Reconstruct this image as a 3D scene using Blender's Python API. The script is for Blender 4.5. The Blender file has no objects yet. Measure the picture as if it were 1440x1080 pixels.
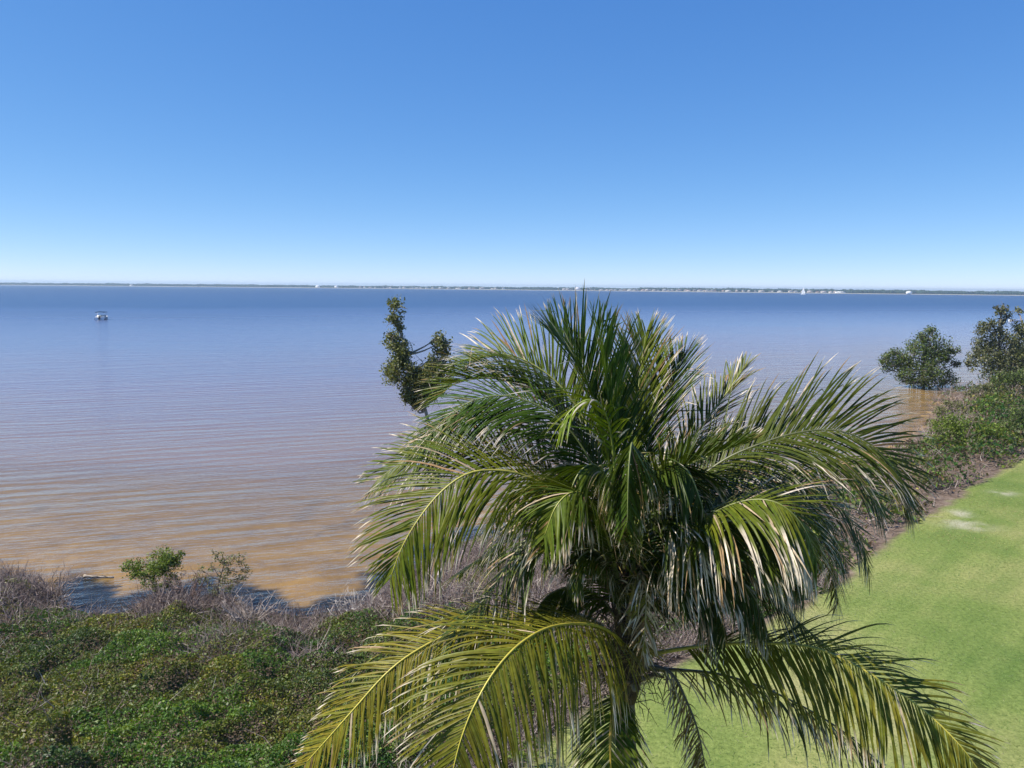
import bpy, math, random
import numpy as np
from mathutils import Matrix, Vector

rnd = random.Random(7)
rng = np.random.default_rng(11)
SC = bpy.context.scene
COL = SC.collection
R = math.radians

# ------------------------------------------------------------------ camera
W0, H0, F0 = 1440.0, 1080.0, 1109.0          # photograph frame and focal length in its pixels
CAMZ, PITCH, ROLL = 12.0, R(7.05), R(0.5)
cam = bpy.data.cameras.new('camera')
cam.sensor_width = 36.0
cam.lens = F0 / W0 * 36.0
cam.clip_start = 0.1
cam.clip_end = 30000
camo = bpy.data.objects.new('camera', cam)
COL.objects.link(camo)
CM = Matrix.Rotation(R(90) - PITCH, 4, 'X') @ Matrix.Rotation(ROLL, 4, 'Z')
CM = Matrix.Translation((0, 0, CAMZ)) @ CM
camo.matrix_world = CM
SC.camera = camo

# ------------------------------------------------------------------ sky and sun
SUN_AZ, SUN_EL = R(264), R(50)               # clockwise from +Y
world = bpy.data.worlds.new('World')
SC.world = world
world.use_nodes = True
wn, wl = world.node_tree.nodes, world.node_tree.links
wn.clear()
sky = wn.new('ShaderNodeTexSky')
sky.sky_type = 'NISHITA'
sky.sun_disc = False
sky.sun_elevation = SUN_EL
sky.sun_rotation = SUN_AZ
sky.altitude = 0
sky.air_density = 0.4
sky.dust_density = 0.0
sky.ozone_density = 10.0
SKY_S = 0.12
bg = wn.new('ShaderNodeBackground')
bg.inputs['Strength'].default_value = SKY_S
wo = wn.new('ShaderNodeOutputWorld')
# the photograph's tone curve for the clear sky, one even curve per channel over the whole dome
sep, cmb = wn.new('ShaderNodeSeparateColor'), wn.new('ShaderNodeCombineColor')
wl.new(sky.outputs[0], sep.inputs[0])
for ch, (gain, gam) in enumerate(((1.20, 1.0), (.77, .68), (.72, .40))):
    m1, m2, m3 = wn.new('ShaderNodeMath'), wn.new('ShaderNodeMath'), wn.new('ShaderNodeMath')
    m1.operation, m2.operation, m3.operation = 'MULTIPLY', 'POWER', 'MULTIPLY'
    m1.inputs[1].default_value = SKY_S
    m2.inputs[1].default_value = gam
    m3.inputs[1].default_value = gain / SKY_S
    wl.new(sep.outputs[ch], m1.inputs[0])
    wl.new(m1.outputs[0], m2.inputs[0])
    wl.new(m2.outputs[0], m3.inputs[0])
    wl.new(m3.outputs[0], cmb.inputs[ch])
wl.new(cmb.outputs[0], bg.inputs[0])
wl.new(bg.outputs[0], wo.inputs[0])

sd = Vector((math.sin(SUN_AZ) * math.cos(SUN_EL), math.cos(SUN_AZ) * math.cos(SUN_EL), math.sin(SUN_EL)))
sun = bpy.data.lights.new('sun', 'SUN')
sun.energy = 5.0
sun.angle = R(0.55)
sun.color = (1.0, 0.94, 0.83)
suno = bpy.data.objects.new('sun', sun)
suno.rotation_euler = sd.to_track_quat('Z', 'Y').to_euler()
suno.location = (-30, -10, 40)
COL.objects.link(suno)

SC.render.engine = 'CYCLES'
SC.view_settings.view_transform = 'Standard'
SC.view_settings.look = 'None'
SC.view_settings.exposure = 0.65
SC.view_settings.gamma = 1.0
SC.cycles.use_denoising = True
SC.cycles.max_bounces = 8
SC.cycles.transparent_max_bounces = 8
SC.cycles.sample_clamp_indirect = 6.0

# ------------------------------------------------------------------ pixel of the photo -> place in the world
CMI = np.array(CM.to_3x3())
CP = np.array((0, 0, CAMZ), float)


def ray(px, py):
    v = np.array(((px - W0 / 2) / F0, -(py - H0 / 2) / F0, -1.0))
    return CMI @ v


def P(px, py, Y):
    r = ray(px, py)
    return CP + r * (Y / r[1])


def G(px, py, z=0.0):
    r = ray(px, py)
    return CP + r * ((z - CAMZ) / r[2])


def proj(p):
    q = (np.asarray(p) - CP) @ CMI
    return np.stack([W0 / 2 + F0 * q[..., 0] / -q[..., 2], H0 / 2 - F0 * q[..., 1] / -q[..., 2]], -1)


# ------------------------------------------------------------------ small helpers
def vnoise(x, y, seed=0):
    """smooth value noise on arrays, 0..1"""
    xi, yi = np.floor(x).astype(np.int64), np.floor(y).astype(np.int64)
    xf, yf = x - xi, y - yi
    xf, yf = xf * xf * (3 - 2 * xf), yf * yf * (3 - 2 * yf)

    def h(a, b):
        n = (a * 374761393 + b * 668265263 + seed * 974711) & 0xffffffff
        n = ((n ^ (n >> 13)) * 1274126177) & 0xffffffff
        return ((n ^ (n >> 16)) & 0xffff) / 65535.0
    return (h(xi, yi) * (1 - xf) + h(xi + 1, yi) * xf) * (1 - yf) + (h(xi, yi + 1) * (1 - xf) + h(xi + 1, yi + 1) * xf) * yf


def fbm(x, y, scale, seed=0, oct=4):
    s, a, t = 0, 1.0, 0
    for o in range(oct):
        s = s + a * vnoise(x / scale * 2 ** o + 31.7 * o, y / scale * 2 ** o + 17.3 * o, seed + o)
        t += a
        a *= .5
    return s / t


def sstep(a, b, x):
    t = np.clip((x - a) / (b - a), 0, 1)
    return t * t * (3 - 2 * t)


def link(o, parent=None, label=None, cat=None, group=None, kind=None):
    COL.objects.link(o)
    if parent is not None:
        o.parent = parent
    tag(o, label, cat, group, kind)
    return o


def tag(o, label=None, cat=None, group=None, kind=None):
    for k, v in (('label', label), ('category', cat), ('group', group), ('kind', kind)):
        if v:
            o[k] = v
    return o


def empty(name, loc=(0, 0, 0), rz=0.0, label=None, cat=None, group=None):
    o = bpy.data.objects.new(name, None)
    o.empty_display_size = .3
    o.location = loc
    o.rotation_euler = (0, 0, rz)
    return link(o, None, label, cat, group)


def mesh_np(name, V, Fc, mat, parent=None, cols=None, attrs=None, smooth=False, **kw):
    """V (n,3), Fc (m,k) with one k, or a list of such arrays"""
    V = np.asarray(V, np.float32)
    Fl = Fc if isinstance(Fc, list) else [Fc]
    Fl = [np.asarray(f, np.int32) for f in Fl if len(f)]
    me = bpy.data.meshes.new(name)
    me.vertices.add(len(V))
    me.vertices.foreach_set('co', V.ravel())
    loops = np.concatenate([f.ravel() for f in Fl])
    tot = np.concatenate([np.full(len(f), f.shape[1], np.int32) for f in Fl])
    st = np.concatenate([[0], np.cumsum(tot)[:-1]]).astype(np.int32)
    me.loops.add(len(loops))
    me.loops.foreach_set('vertex_index', loops)
    me.polygons.add(len(tot))
    me.polygons.foreach_set('loop_start', st)
    me.polygons.foreach_set('loop_total', tot)
    if smooth:
        me.polygons.foreach_set('use_smooth', np.ones(len(tot), bool))
    me.update(calc_edges=True)
    if cols is not None:
        a = me.attributes.new('Col', 'FLOAT_COLOR', 'POINT')
        c = np.ones((len(V), 4), np.float32)
        c[:, :3] = cols
        a.data.foreach_set('color', c.ravel())
    for k, v in (attrs or {}).items():
        a = me.attributes.new(k, 'FLOAT', 'POINT')
        a.data.foreach_set('value', np.asarray(v, np.float32))
    me.materials.append(mat)
    o = bpy.data.objects.new(name, me)
    return link(o, parent, **kw)


class MB:
    """collects simple shapes into one mesh"""
    def __init__(s):
        s.v, s.f3, s.f4, s.c, s.n = [], [], [], [], 0

    def add(s, V, F, col=None):
        V = np.asarray(V, float)
        for f in F:
            (s.f3 if len(f) == 3 else s.f4).append([i + s.n for i in f])
        s.v.append(V)
        s.c.append(np.tile(np.asarray(col if col is not None else (1, 1, 1), float), (len(V), 1)) if np.ndim(col) < 2 else np.asarray(col))
        s.n += len(V)

    def box(s, x0, x1, y0, y1, z0, z1, col=None):
        V = [(x, y, z) for z in (z0, z1) for y in (y0, y1) for x in (x0, x1)]
        s.add(V, [(0, 2, 3, 1), (4, 5, 7, 6), (0, 1, 5, 4), (2, 6, 7, 3), (0, 4, 6, 2), (1, 3, 7, 5)], col)

    def tube(s, pts, rad, k=6, col=None, flat=1.0, cap=True):
        pts = np.asarray(pts, float)
        n = len(pts)
        rad = np.broadcast_to(np.asarray(rad, float), (n,))
        T = np.gradient(pts, axis=0)
        T /= np.linalg.norm(T, axis=1)[:, None] + 1e-9
        ref = np.array((0, 0, 1.)) if abs(T[0][2]) < .9 else np.array((1., 0, 0))
        V = []
        for i in range(n):
            a = np.cross(T[i], ref)
            a /= np.linalg.norm(a) + 1e-9
            b = np.cross(a, T[i])
            ref = b
            for j in range(k):
                th = 2 * math.pi * j / k
                V.append(pts[i] + rad[i] * (math.cos(th) * a + flat * math.sin(th) * b))
        F = [(i * k + j, i * k + (j + 1) % k, (i + 1) * k + (j + 1) % k, (i + 1) * k + j) for i in range(n - 1) for j in range(k)]
        if cap:
            V.append(pts[-1] + T[-1] * rad[-1] * .5)
            F += [((n - 1) * k + j, (n - 1) * k + (j + 1) % k, n * k) for j in range(k)]
            V.append(pts[0])
            F += [((j + 1) % k, j, n * k + 1) for j in range(k)]
        if col is not None and np.ndim(col) == 2 and len(col) == n:
            cc = np.repeat(np.asarray(col, float), k, 0)
            col = np.vstack([cc] + ([cc[-1:], cc[:1]] if cap else []))
        s.add(V, F, col)

    def build(s, name, mat, parent=None, smooth=False, **kw):
        return mesh_np(name, np.vstack(s.v), [np.array(s.f3, int).reshape(-1, 3), np.array(s.f4, int).reshape(-1, 4)], mat, parent,
                       cols=np.vstack(s.c), smooth=smooth, **kw)


def spline(pts, n):
    """Catmull-Rom through points, resampled evenly"""
    p = np.asarray(pts, float)
    p = np.vstack([2 * p[0] - p[1], p, 2 * p[-1] - p[-2]])
    out = []
    for i in range(1, len(p) - 2):
        for t in np.linspace(0, 1, 24, endpoint=False):
            a, b, c, d = p[i - 1], p[i], p[i + 1], p[i + 2]
            out.append(.5 * (2 * b + (c - a) * t + (2 * a - 5 * b + 4 * c - d) * t * t + (3 * b - a - 3 * c + d) * t ** 3))
    out.append(p[-2])
    out = np.array(out)
    L = np.concatenate([[0], np.cumsum(np.linalg.norm(np.diff(out, axis=0), axis=1))])
    s = np.linspace(0, L[-1], n)
    return np.stack([np.interp(s, L, out[:, k]) for k in range(3)], 1)


# ------------------------------------------------------------------ materials
def mat_new(name):
    m = bpy.data.materials.new(name)
    m.use_nodes = True
    n, l = m.node_tree.nodes, m.node_tree.links
    n.clear()
    return m, n, l


def nd(n, t, **kw):
    x = n.new(t)
    for k, v in kw.items():
        if k in x.inputs:
            x.inputs[k].default_value = v
        else:
            setattr(x, k, v)
    return x


def ramp(n, stops, interp='LINEAR'):
    r = n.new('ShaderNodeValToRGB')
    r.color_ramp.interpolation = interp
    e = r.color_ramp.elements
    while len(e) < len(stops):
        e.new(.5)
    for i, (p, c) in enumerate(stops):
        e[i].position = p
        e[i].color = tuple(c) + (1,) if len(c) == 3 else c
    return r


def mixc(n, l, a, b, fac, mode='MIX'):
    m = n.new('ShaderNodeMix')
    m.data_type = 'RGBA'
    m.blend_type = mode
    for sock, v in ((m.inputs[6], a), (m.inputs[7], b), (m.inputs[0], fac)):
        if hasattr(v, 'is_output'):
            l.new(v, sock)
        elif isinstance(v, (int, float)):
            sock.default_value = v
        else:
            sock.default_value = tuple(v) + (1,)
    return m.outputs[2]


def leaf_mat(name, rough=.4, trans=.3, spec=.5, nscale=30, warm=(1.25, 1.25, .45)):
    """leaf tint comes from each leaf's own colour (attribute Col); blotches from noise"""
    m, n, l = mat_new(name)
    at = nd(n, 'ShaderNodeAttribute', attribute_name='Col')
    tc = n.new('ShaderNodeNewGeometry')
    no = nd(n, 'ShaderNodeTexNoise', Scale=nscale, Detail=2.0)
    l.new(tc.outputs['Position'], no.inputs['Vector'])
    rp = ramp(n, [(.3, (.72, .72, .72)), (.7, (1.2, 1.2, 1.2))])
    l.new(no.outputs[0], rp.inputs[0])
    c = mixc(n, l, at.outputs[0], rp.outputs[0], 1.0, 'MULTIPLY')
    pr = nd(n, 'ShaderNodeBsdfPrincipled', Roughness=rough)
    pr.inputs['Specular IOR Level'].default_value = spec
    l.new(c, pr.inputs['Base Color'])
    tr = n.new('ShaderNodeBsdfTranslucent')
    l.new(mixc(n, l, c, warm, 1.0, 'MULTIPLY'), tr.inputs[0])
    mx = n.new('ShaderNodeMixShader')
    mx.inputs[0].default_value = trans
    l.new(pr.outputs[0], mx.inputs[1])
    l.new(tr.outputs[0], mx.inputs[2])
    o = n.new('ShaderNodeOutputMaterial')
    l.new(mx.outputs[0], o.inputs[0])
    return m


def col_mat(name, rough=.7, spec=.3, nscale=20, lo=.75, hi=1.2, bump=0.0, stretch=(1, 1, 1)):
    """surface tint from attribute Col with mottling noise"""
    m, n, l = mat_new(name)
    at = nd(n, 'ShaderNodeAttribute', attribute_name='Col')
    tc = n.new('ShaderNodeTexCoord')
    mp = n.new('ShaderNodeMapping')
    mp.inputs['Scale'].default_value = stretch
    l.new(tc.outputs['Object'], mp.inputs[0])
    no = nd(n, 'ShaderNodeTexNoise', Scale=nscale, Detail=5.0)
    l.new(mp.outputs[0], no.inputs['Vector'])
    rp = ramp(n, [(.3, (lo,) * 3), (.7, (hi,) * 3)])
    l.new(no.outputs[0], rp.inputs[0])
    pr = nd(n, 'ShaderNodeBsdfPrincipled', Roughness=rough)
    pr.inputs['Specular IOR Level'].default_value = spec
    l.new(mixc(n, l, at.outputs[0], rp.outputs[0], 1.0, 'MULTIPLY'), pr.inputs['Base Color'])
    if bump:
        b = nd(n, 'ShaderNodeBump', Strength=.6, Distance=bump)
        l.new(no.outputs[0], b.inputs['Height'])
        l.new(b.outputs[0], pr.inputs['Normal'])
    o = n.new('ShaderNodeOutputMaterial')
    l.new(pr.outputs[0], o.inputs[0])
    return m


M_PALM = leaf_mat('palm_leaf', .36, .25, .11, 14)
M_LEAF = leaf_mat('shrub_leaf', .5, .28, .35, 9)
M_GRASS = leaf_mat('grass_blade', .6, .3, .2, 4)
M_FAR = leaf_mat('far_foliage', .8, .15, .1, .05)
M_TWIG = col_mat('dry_twig', .85, .2, 12)
M_BARK = col_mat('bark', .9, .2, 9, .6, 1.3, .02, (1, 1, 2.5))
M_RACH = col_mat('rachis', .45, .5, 10, .8, 1.15)
M_PAINT = col_mat('painted_surface', .35, .5, 3, .92, 1.05)
M_FARB = col_mat('far_building', .7, .3, .2, .85, 1.1)
M_ROCK = col_mat('rock', .9, .2, 6, .7, 1.2, .03)

# ------------------------------------------------------------------ terrain and shoreline
SHPX = [(-260, 800), (0, 812), (70, 822), (110, 862), (172, 866), (205, 840), (330, 840), (354, 866), (430, 868), (510, 852), (575, 812), (640, 770), (760, 738), (900, 712),
        (1050, 690), (1180, 655), (1262, 625), (1296, 600), (1306, 570), (1322, 553), (1345, 548), (1400, 552), (1440, 532), (1560, 510), (1800, 490)]
SHORE = np.array([G(x, y, 0)[:2] for x, y in SHPX])
SHORE = np.vstack([[-400, 20], SHORE, [600, 330]])
LAWNPX = [(600, 1120), (660, 1108), (735, 1070), (800, 1015), (930, 940), (1140, 845), (1200, 800), (1250, 758), (1330, 705), (1440, 648), (1560, 590)]
LAWN = np.array([G(x, y, 1.0)[:2] for x, y in LAWNPX])
LAWN = np.vstack([[-60, -6], [-14, 8], LAWN, [300, 260]])


def sdist(poly, x, y):
    """signed distance to an open polyline; positive on its left-hand (offshore) side"""
    best = np.full(x.shape, 1e9)
    sg = np.ones(x.shape)
    for (ax, ay), (bx, by) in zip(poly[:-1], poly[1:]):
        dx, dy = bx - ax, by - ay
        t = np.clip(((x - ax) * dx + (y - ay) * dy) / (dx * dx + dy * dy), 0, 1)
        d = np.hypot(x - ax - t * dx, y - ay - t * dy)
        cr = dx * (y - ay) - dy * (x - ax)
        m = d < best - 1e-9
        best = np.where(m, d, best)
        sg = np.where(m, np.sign(cr), sg)
    return best * sg


def ground_z(x, y):
    x, y = np.asarray(x, float), np.asarray(y, float)
    s = sdist(SHORE, x, y) + (fbm(x, y, 2.2, 5) - .5) * 1.6
    g = sdist(LAWN, x, y)
    land = 0.95 * sstep(0.3, 7.0, -s) + .12 * (fbm(x, y, 3.0, 9) - .5) * sstep(.5, 3, g)
    lawn = 1.0 + .05 * (fbm(x, y, 9, 3) - .5)
    zl = land * (1 - sstep(.6, -.6, g)) + lawn * sstep(.6, -.6, g)
    # mud pool close in, then a sand bar, then the slowly deepening flat
    bar = -0.35 * np.exp(-((s - 1.6) / 1.4) ** 2)
    sea = -0.05 - 0.012 * np.clip(s, 0, 400) + bar * sstep(0, .8, s) + .05 * (fbm(x, y, 2.5, 21) - .5) * sstep(2, 4, s)
    return np.where(s > 0, sea, np.maximum(zl, .02))


def axis(a, fine, b, step, lo, hi, m=26):
    left = a - (a - lo) * (np.linspace(1, 0, m, endpoint=False) ** 2.5)
    right = b + (hi - b) * (np.linspace(0, 1, m + 1)[1:] ** 2.5)
    return np.concatenate([left, np.arange(a, b, step), right])


def grid(xs, ys):
    X, Y = np.meshgrid(xs, ys)
    nx, ny = len(xs), len(ys)
    i = np.arange(nx * ny).reshape(ny, nx)
    F = np.stack([i[:-1, :-1], i[:-1, 1:], i[1:, 1:], i[1:, :-1]], -1).reshape(-1, 4)
    return X.ravel(), Y.ravel(), F


m, n, l = mat_new('ground')
geo = n.new('ShaderNodeNewGeometry')
al = nd(n, 'ShaderNodeAttribute', attribute_name='lawn')
asea = nd(n, 'ShaderNodeAttribute', attribute_name='sea')
abare = nd(n, 'ShaderNodeAttribute', attribute_name='bare')


def gnoise(scale, detail=4.0, vec=None, rough=.55):
    x = nd(n, 'ShaderNodeTexNoise', Scale=scale, Detail=detail, Roughness=rough)
    l.new(vec or geo.outputs['Position'], x.inputs['Vector'])
    return x.outputs[0]


# turf: patches, mowing stripes along the lawn edge, fine blades
tur = ramp(n, [(.30, (.108, .165, .042)), (.46, (.168, .215, .061)), (.60, (.235, .248, .092)), (.78, (.31, .28, .155))])
l.new(gnoise(.16, 6.0), tur.inputs[0])
mp = n.new('ShaderNodeMapping')
mp.vector_type = 'TEXTURE'
mp.inputs['Rotation'].default_value = (0, 0, R(45))
mp.inputs['Scale'].default_value = (12.0, .9, 1)
l.new(geo.outputs['Position'], mp.inputs[0])
st = ramp(n, [(.38, (.80, .88, .80)), (.62, (1.12, 1.08, 1.12))])
l.new(gnoise(1.0, 3.0, mp.outputs[0]), st.inputs[0])
c_l = mixc(n, l, tur.outputs[0], st.outputs[0], .8, 'MULTIPLY')
fine = ramp(n, [(.32, (.62, .66, .55)), (.68, (1.3, 1.25, 1.25))])
l.new(gnoise(7.0, 6.0, None, .7), fine.inputs[0])
c_l = mixc(n, l, c_l, fine.outputs[0], .85, 'MULTIPLY')
c_l = mixc(n, l, c_l, (.52, .46, .40), abare.outputs['Fac'])
soil = ramp(n, [(.3, (.065, .045, .035)), (.5, (.15, .11, .085)), (.72, (.27, .21, .17))])
l.new(gnoise(2.2, 8.0, None, .7), soil.inputs[0])
sand = ramp(n, [(.25, (.20, .128, .050)), (.5, (.29, .19, .075)), (.75, (.37, .26, .12))])
l.new(gnoise(.5, 7.0, None, .65), sand.inputs[0])
mud = nd(n, 'ShaderNodeAttribute', attribute_name='mud')
c_s = mixc(n, l, sand.outputs[0], (.012, .015, .016), mud.outputs['Fac'])
c = mixc(n, l, soil.outputs[0], c_l, al.outputs['Fac'])
c = mixc(n, l, c, c_s, asea.outputs['Fac'])
pr = nd(n, 'ShaderNodeBsdfPrincipled', Roughness=.95)
pr.inputs['Specular IOR Level'].default_value = .1
l.new(c, pr.inputs['Base Color'])
bp = nd(n, 'ShaderNodeBump', Strength=.7, Distance=.06)
l.new(gnoise(9.0, 6.0, None, .7), bp.inputs['Height'])
l.new(bp.outputs[0], pr.inputs['Normal'])
o = n.new('ShaderNodeOutputMaterial')
l.new(pr.outputs[0], o.inputs[0])
M_GROUND = m

xs = axis(-34, 0, 62, .3, -420, 700)
ys = axis(12, 0, 72, .3, -120, 420)
X, Y, F = grid(xs, ys)
Z = ground_z(X, Y)
S = sdist(SHORE, X, Y)
Ln = sdist(LAWN, X, Y) + (fbm(X, Y, 1.6, 40) - .5) * 1.3
bare = np.zeros_like(X)
for px, py, rx, ry in ((1358, 738, .95, .9), (1352, 723, .6, .7), (1412, 694, .6, .5)):
    g = G(px, py, 1.0)
    bare = np.maximum(bare, np.exp(-((X - g[0]) / rx) ** 2 - ((Y - g[1]) / ry) ** 2) * sstep(.38, .62, fbm(X, Y, .6, 77, 3)) * .55)
mudv = sstep(-19.5, -18, X) * sstep(2.5, 1.9, S + (fbm(X, Y, .9, 15) - .5) * 2.2) * sstep(-.5, .3, S) * (1 - sstep(6, 12, X))
mudv = np.maximum(mudv, .35 * sstep(.66, .74, fbm(X, Y, 1.6, 91)) * sstep(1, 4, S))
mesh_np('ground', np.stack([X, Y, Z], 1), F, M_GROUND, smooth=True,
        attrs={'lawn': sstep(.25, -.25, Ln), 'sea': sstep(-.6, .2, S), 'bare': np.clip(bare, 0, 1), 'mud': mudv}, kind='structure',
        label='mown green lawn running down to a bare soil edge and sandy shallows')

# ------------------------------------------------------------------ water
m, n, l = mat_new('water')
geo = n.new('ShaderNodeNewGeometry')
off = nd(n, 'ShaderNodeAttribute', attribute_name='off')       # metres from the shore
dep = nd(n, 'ShaderNodeAttribute', attribute_name='depth')     # metres of water
mr = nd(n, 'ShaderNodeMapRange')
mr.inputs['From Max'].default_value = 400.0
l.new(off.outputs['Fac'], mr.inputs['Value'])
wv = nd(n, 'ShaderNodeTexNoise', Scale=.035, Detail=4.0)
l.new(geo.outputs['Position'], wv.inputs['Vector'])
ad = n.new('ShaderNodeMath')
ad.operation = 'MULTIPLY_ADD'
l.new(wv.outputs[0], ad.inputs[0])
ad.inputs[1].default_value = .10
l.new(mr.outputs[0], ad.inputs[2])
body = ramp(n, [(.055, (.30, .20, .08)), (.09, (.19, .13, .095)), (.20, (.145, .122, .170)), (.36, (.108, .125, .215)), (.85, (.068, .122, .262)), (1.0, (.035, .085, .21))])  # water tint by distance offshore; middle stops also hold blue of reflected sky
l.new(ad.outputs[0], body.inputs[0])
opac = nd(n, 'ShaderNodeMapRange')
opac.inputs['From Min'].default_value = 3.0
opac.inputs['From Max'].default_value = 22.0
opac.inputs['To Min'].default_value = .02
l.new(off.outputs['Fac'], opac.inputs['Value'])
tr = n.new('ShaderNodeBsdfTransparent')
tr.inputs[0].default_value = (.93, .90, .82, 1)
df = n.new('ShaderNodeBsdfDiffuse')
l.new(body.outputs[0], df.inputs[0])
bd = n.new('ShaderNodeMixShader')
l.new(opac.outputs[0], bd.inputs[0])
l.new(tr.outputs[0], bd.inputs[1])
l.new(df.outputs[0], bd.inputs[2])


def wnoise(rot, sx, sy, detail, rough=.5):
    mp = n.new('ShaderNodeMapping')
    mp.vector_type = 'TEXTURE'
    mp.inputs['Rotation'].default_value = (0, 0, R(rot))
    mp.inputs['Scale'].default_value = (1 / sx, 1 / sy, 1)
    l.new(geo.outputs['Position'], mp.inputs[0])
    x = nd(n, 'ShaderNodeTexNoise', Scale=1.0, Detail=detail, Roughness=rough)
    l.new(mp.outputs[0], x.inputs['Vector'])
    return x.outputs[0]


def madd(a, k, b=None):
    x = n.new('ShaderNodeMath')
    x.operation = 'MULTIPLY_ADD' if b is not None else 'MULTIPLY'
    l.new(a, x.inputs[0])
    if hasattr(k, 'is_output'):
        l.new(k, x.inputs[1])
    else:
        x.inputs[1].default_value = k
    if b is not None:
        l.new(b, x.inputs[2])
    return x.outputs[0]


h = madd(wnoise(24, .07, .34, 2.0), .30)           # long low swell lines running along the shore
h = madd(wnoise(20, .16, 1.05, 2.0), .22, h)
h = madd(wnoise(12, 1.5, 3.4, 3.0, .6), .085, h)
h = madd(wnoise(-35, .5, .9, 2.0, .6), .10, h)
mp = n.new('ShaderNodeMapping')
mp.vector_type = 'TEXTURE'
mp.inputs['Rotation'].default_value = (0, 0, R(22))
l.new(geo.outputs['Position'], mp.inputs[0])
wt = nd(n, 'ShaderNodeTexWave', wave_type='BANDS', bands_direction='Y', Scale=.19, Distortion=7.0, Detail=3.0)
wt.inputs['Detail Scale'].default_value = .35
l.new(mp.outputs[0], wt.inputs['Vector'])
h = madd(wt.outputs['Fac'], .035, h)
gust = nd(n, 'ShaderNodeMapRange')
gust.inputs['From Min'].default_value = .35
gust.inputs['From Max'].default_value = .65
gust.inputs['To Min'].default_value = .55
gust.inputs['To Max'].default_value = 1.0
l.new(wnoise(0, .0035, .02, 4.0, .6), gust.inputs['Value'])
bp = nd(n, 'ShaderNodeBump', Distance=1.0)
l.new(h, bp.inputs['Height'])
l.new(gust.outputs[0], bp.inputs['Strength'])
fr = nd(n, 'ShaderNodeFresnel', IOR=1.333)
l.new(bp.outputs[0], fr.inputs['Normal'])
fcap = n.new('ShaderNodeMath')
fcap.operation = 'MINIMUM'
fcap.inputs[1].default_value = .6
l.new(fr.outputs[0], fcap.inputs[0])
blk = n.new('ShaderNodeBsdfDiffuse')
blk.inputs[0].default_value = (0, 0, 0, 1)
att = n.new('ShaderNodeMixShader')
l.new(fcap.outputs[0], att.inputs[0])
l.new(bd.outputs[0], att.inputs[1])
l.new(blk.outputs[0], att.inputs[2])
# waves too small to resolve far out act as roughness
rg = ramp(n, [(0.0, (.07,) * 3), (.05, (.13,) * 3), (.2, (.32,) * 3), (1.0, (.40,) * 3)])
mr2 = nd(n, 'ShaderNodeMapRange')
mr2.inputs['From Max'].default_value = 1500.0
l.new(off.outputs['Fac'], mr2.inputs['Value'])
l.new(mr2.outputs[0], rg.inputs[0])
gl = nd(n, 'ShaderNodeBsdfPrincipled', IOR=1.333)
gl.inputs['Base Color'].default_value = (0, 0, 0, 1)
l.new(rg.outputs[0], gl.inputs['Roughness'])
l.new(bp.outputs[0], gl.inputs['Normal'])
fin = n.new('ShaderNodeAddShader')
l.new(att.outputs[0], fin.inputs[0])
l.new(gl.outputs[0], fin.inputs[1])
o = n.new('ShaderNodeOutputMaterial')
l.new(fin.outputs[0], o.inputs[0])
M_WATER = m

xs = axis(-70, 0, 120, 1.0, -5600, 5600)
ys = axis(14, 0, 190, 1.0, -380, 5700)
X, Y, F = grid(xs, ys)
S = sdist(SHORE, X, Y)
mesh_np('water', np.stack([X, Y, np.zeros_like(X)], 1), F, M_WATER, smooth=True,
        attrs={'off': np.clip(S, 0, 2000), 'depth': np.clip(-ground_z(X, Y), 0, 6)}, kind='structure',
        label='wide calm bay, brown over the shallows and blue farther out')

# ------------------------------------------------------------------ leaves as rhombus faces
def leaf_faces(C, size, up=.5, asp=.5, g=rng):
    """C (n,3) centres -> verts, quads: one four-cornered leaf each, tilted at random"""
    k = len(C)
    N = g.normal(size=(k, 3))
    N /= np.linalg.norm(N, axis=1)[:, None]
    N = N * (1 - up) + np.array((0, 0, 1.)) * up
    N /= np.linalg.norm(N, axis=1)[:, None]
    A = np.cross(N, g.normal(size=(k, 3)))
    A /= np.linalg.norm(A, axis=1)[:, None] + 1e-9
    B = np.cross(N, A)
    s = (np.broadcast_to(size, (k,)) * g.uniform(.65, 1.3, k))[:, None]
    V = np.stack([C - A * s * .5, C + B * s * asp * .5 - A * s * .05 + N * s * .06, C + A * s * .5, C - B * s * asp * .5 - A * s * .05 + N * s * .06], 1)
    return V.reshape(-1, 3), np.arange(4 * k).reshape(k, 4)


def in_view(x, y, z, margin=170):
    q = proj(np.stack([x, y, z], 1))
    return (q[:, 0] > -margin) & (q[:, 0] < W0 + margin) & (q[:, 1] < H0 + margin)


GREENS = np.array([(.040, .085, .016), (.060, .110, .020), (.085, .135, .026), (.050, .080, .030), (.075, .105, .045), (.11, .14, .03)]) * np.array((1.45, 1.2, .75))


def leaf_cols(n_, pal=GREENS, w=None, g=rng):
    c = pal[g.choice(len(pal), n_, p=w)] * g.uniform(.7, 1.35, (n_, 1))
    return c


# low green cover between lawn and water: a lumpy canopy of small leaves over a twiggy bed
def cover_h(x, y):
    lump = fbm(x, y, 2.6, 61, 4)
    big = fbm(x, y, 7.0, 62, 2)
    fine_ = fbm(x, y, .8, 63, 2)
    r = sstep(12, 30, x)
    return np.clip(.22 + 1.6 * (lump - .32) + .6 * (big - .5) + .95 * (fine_ - .5), .08, 1.6) * (1 + .9 * r)


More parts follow.
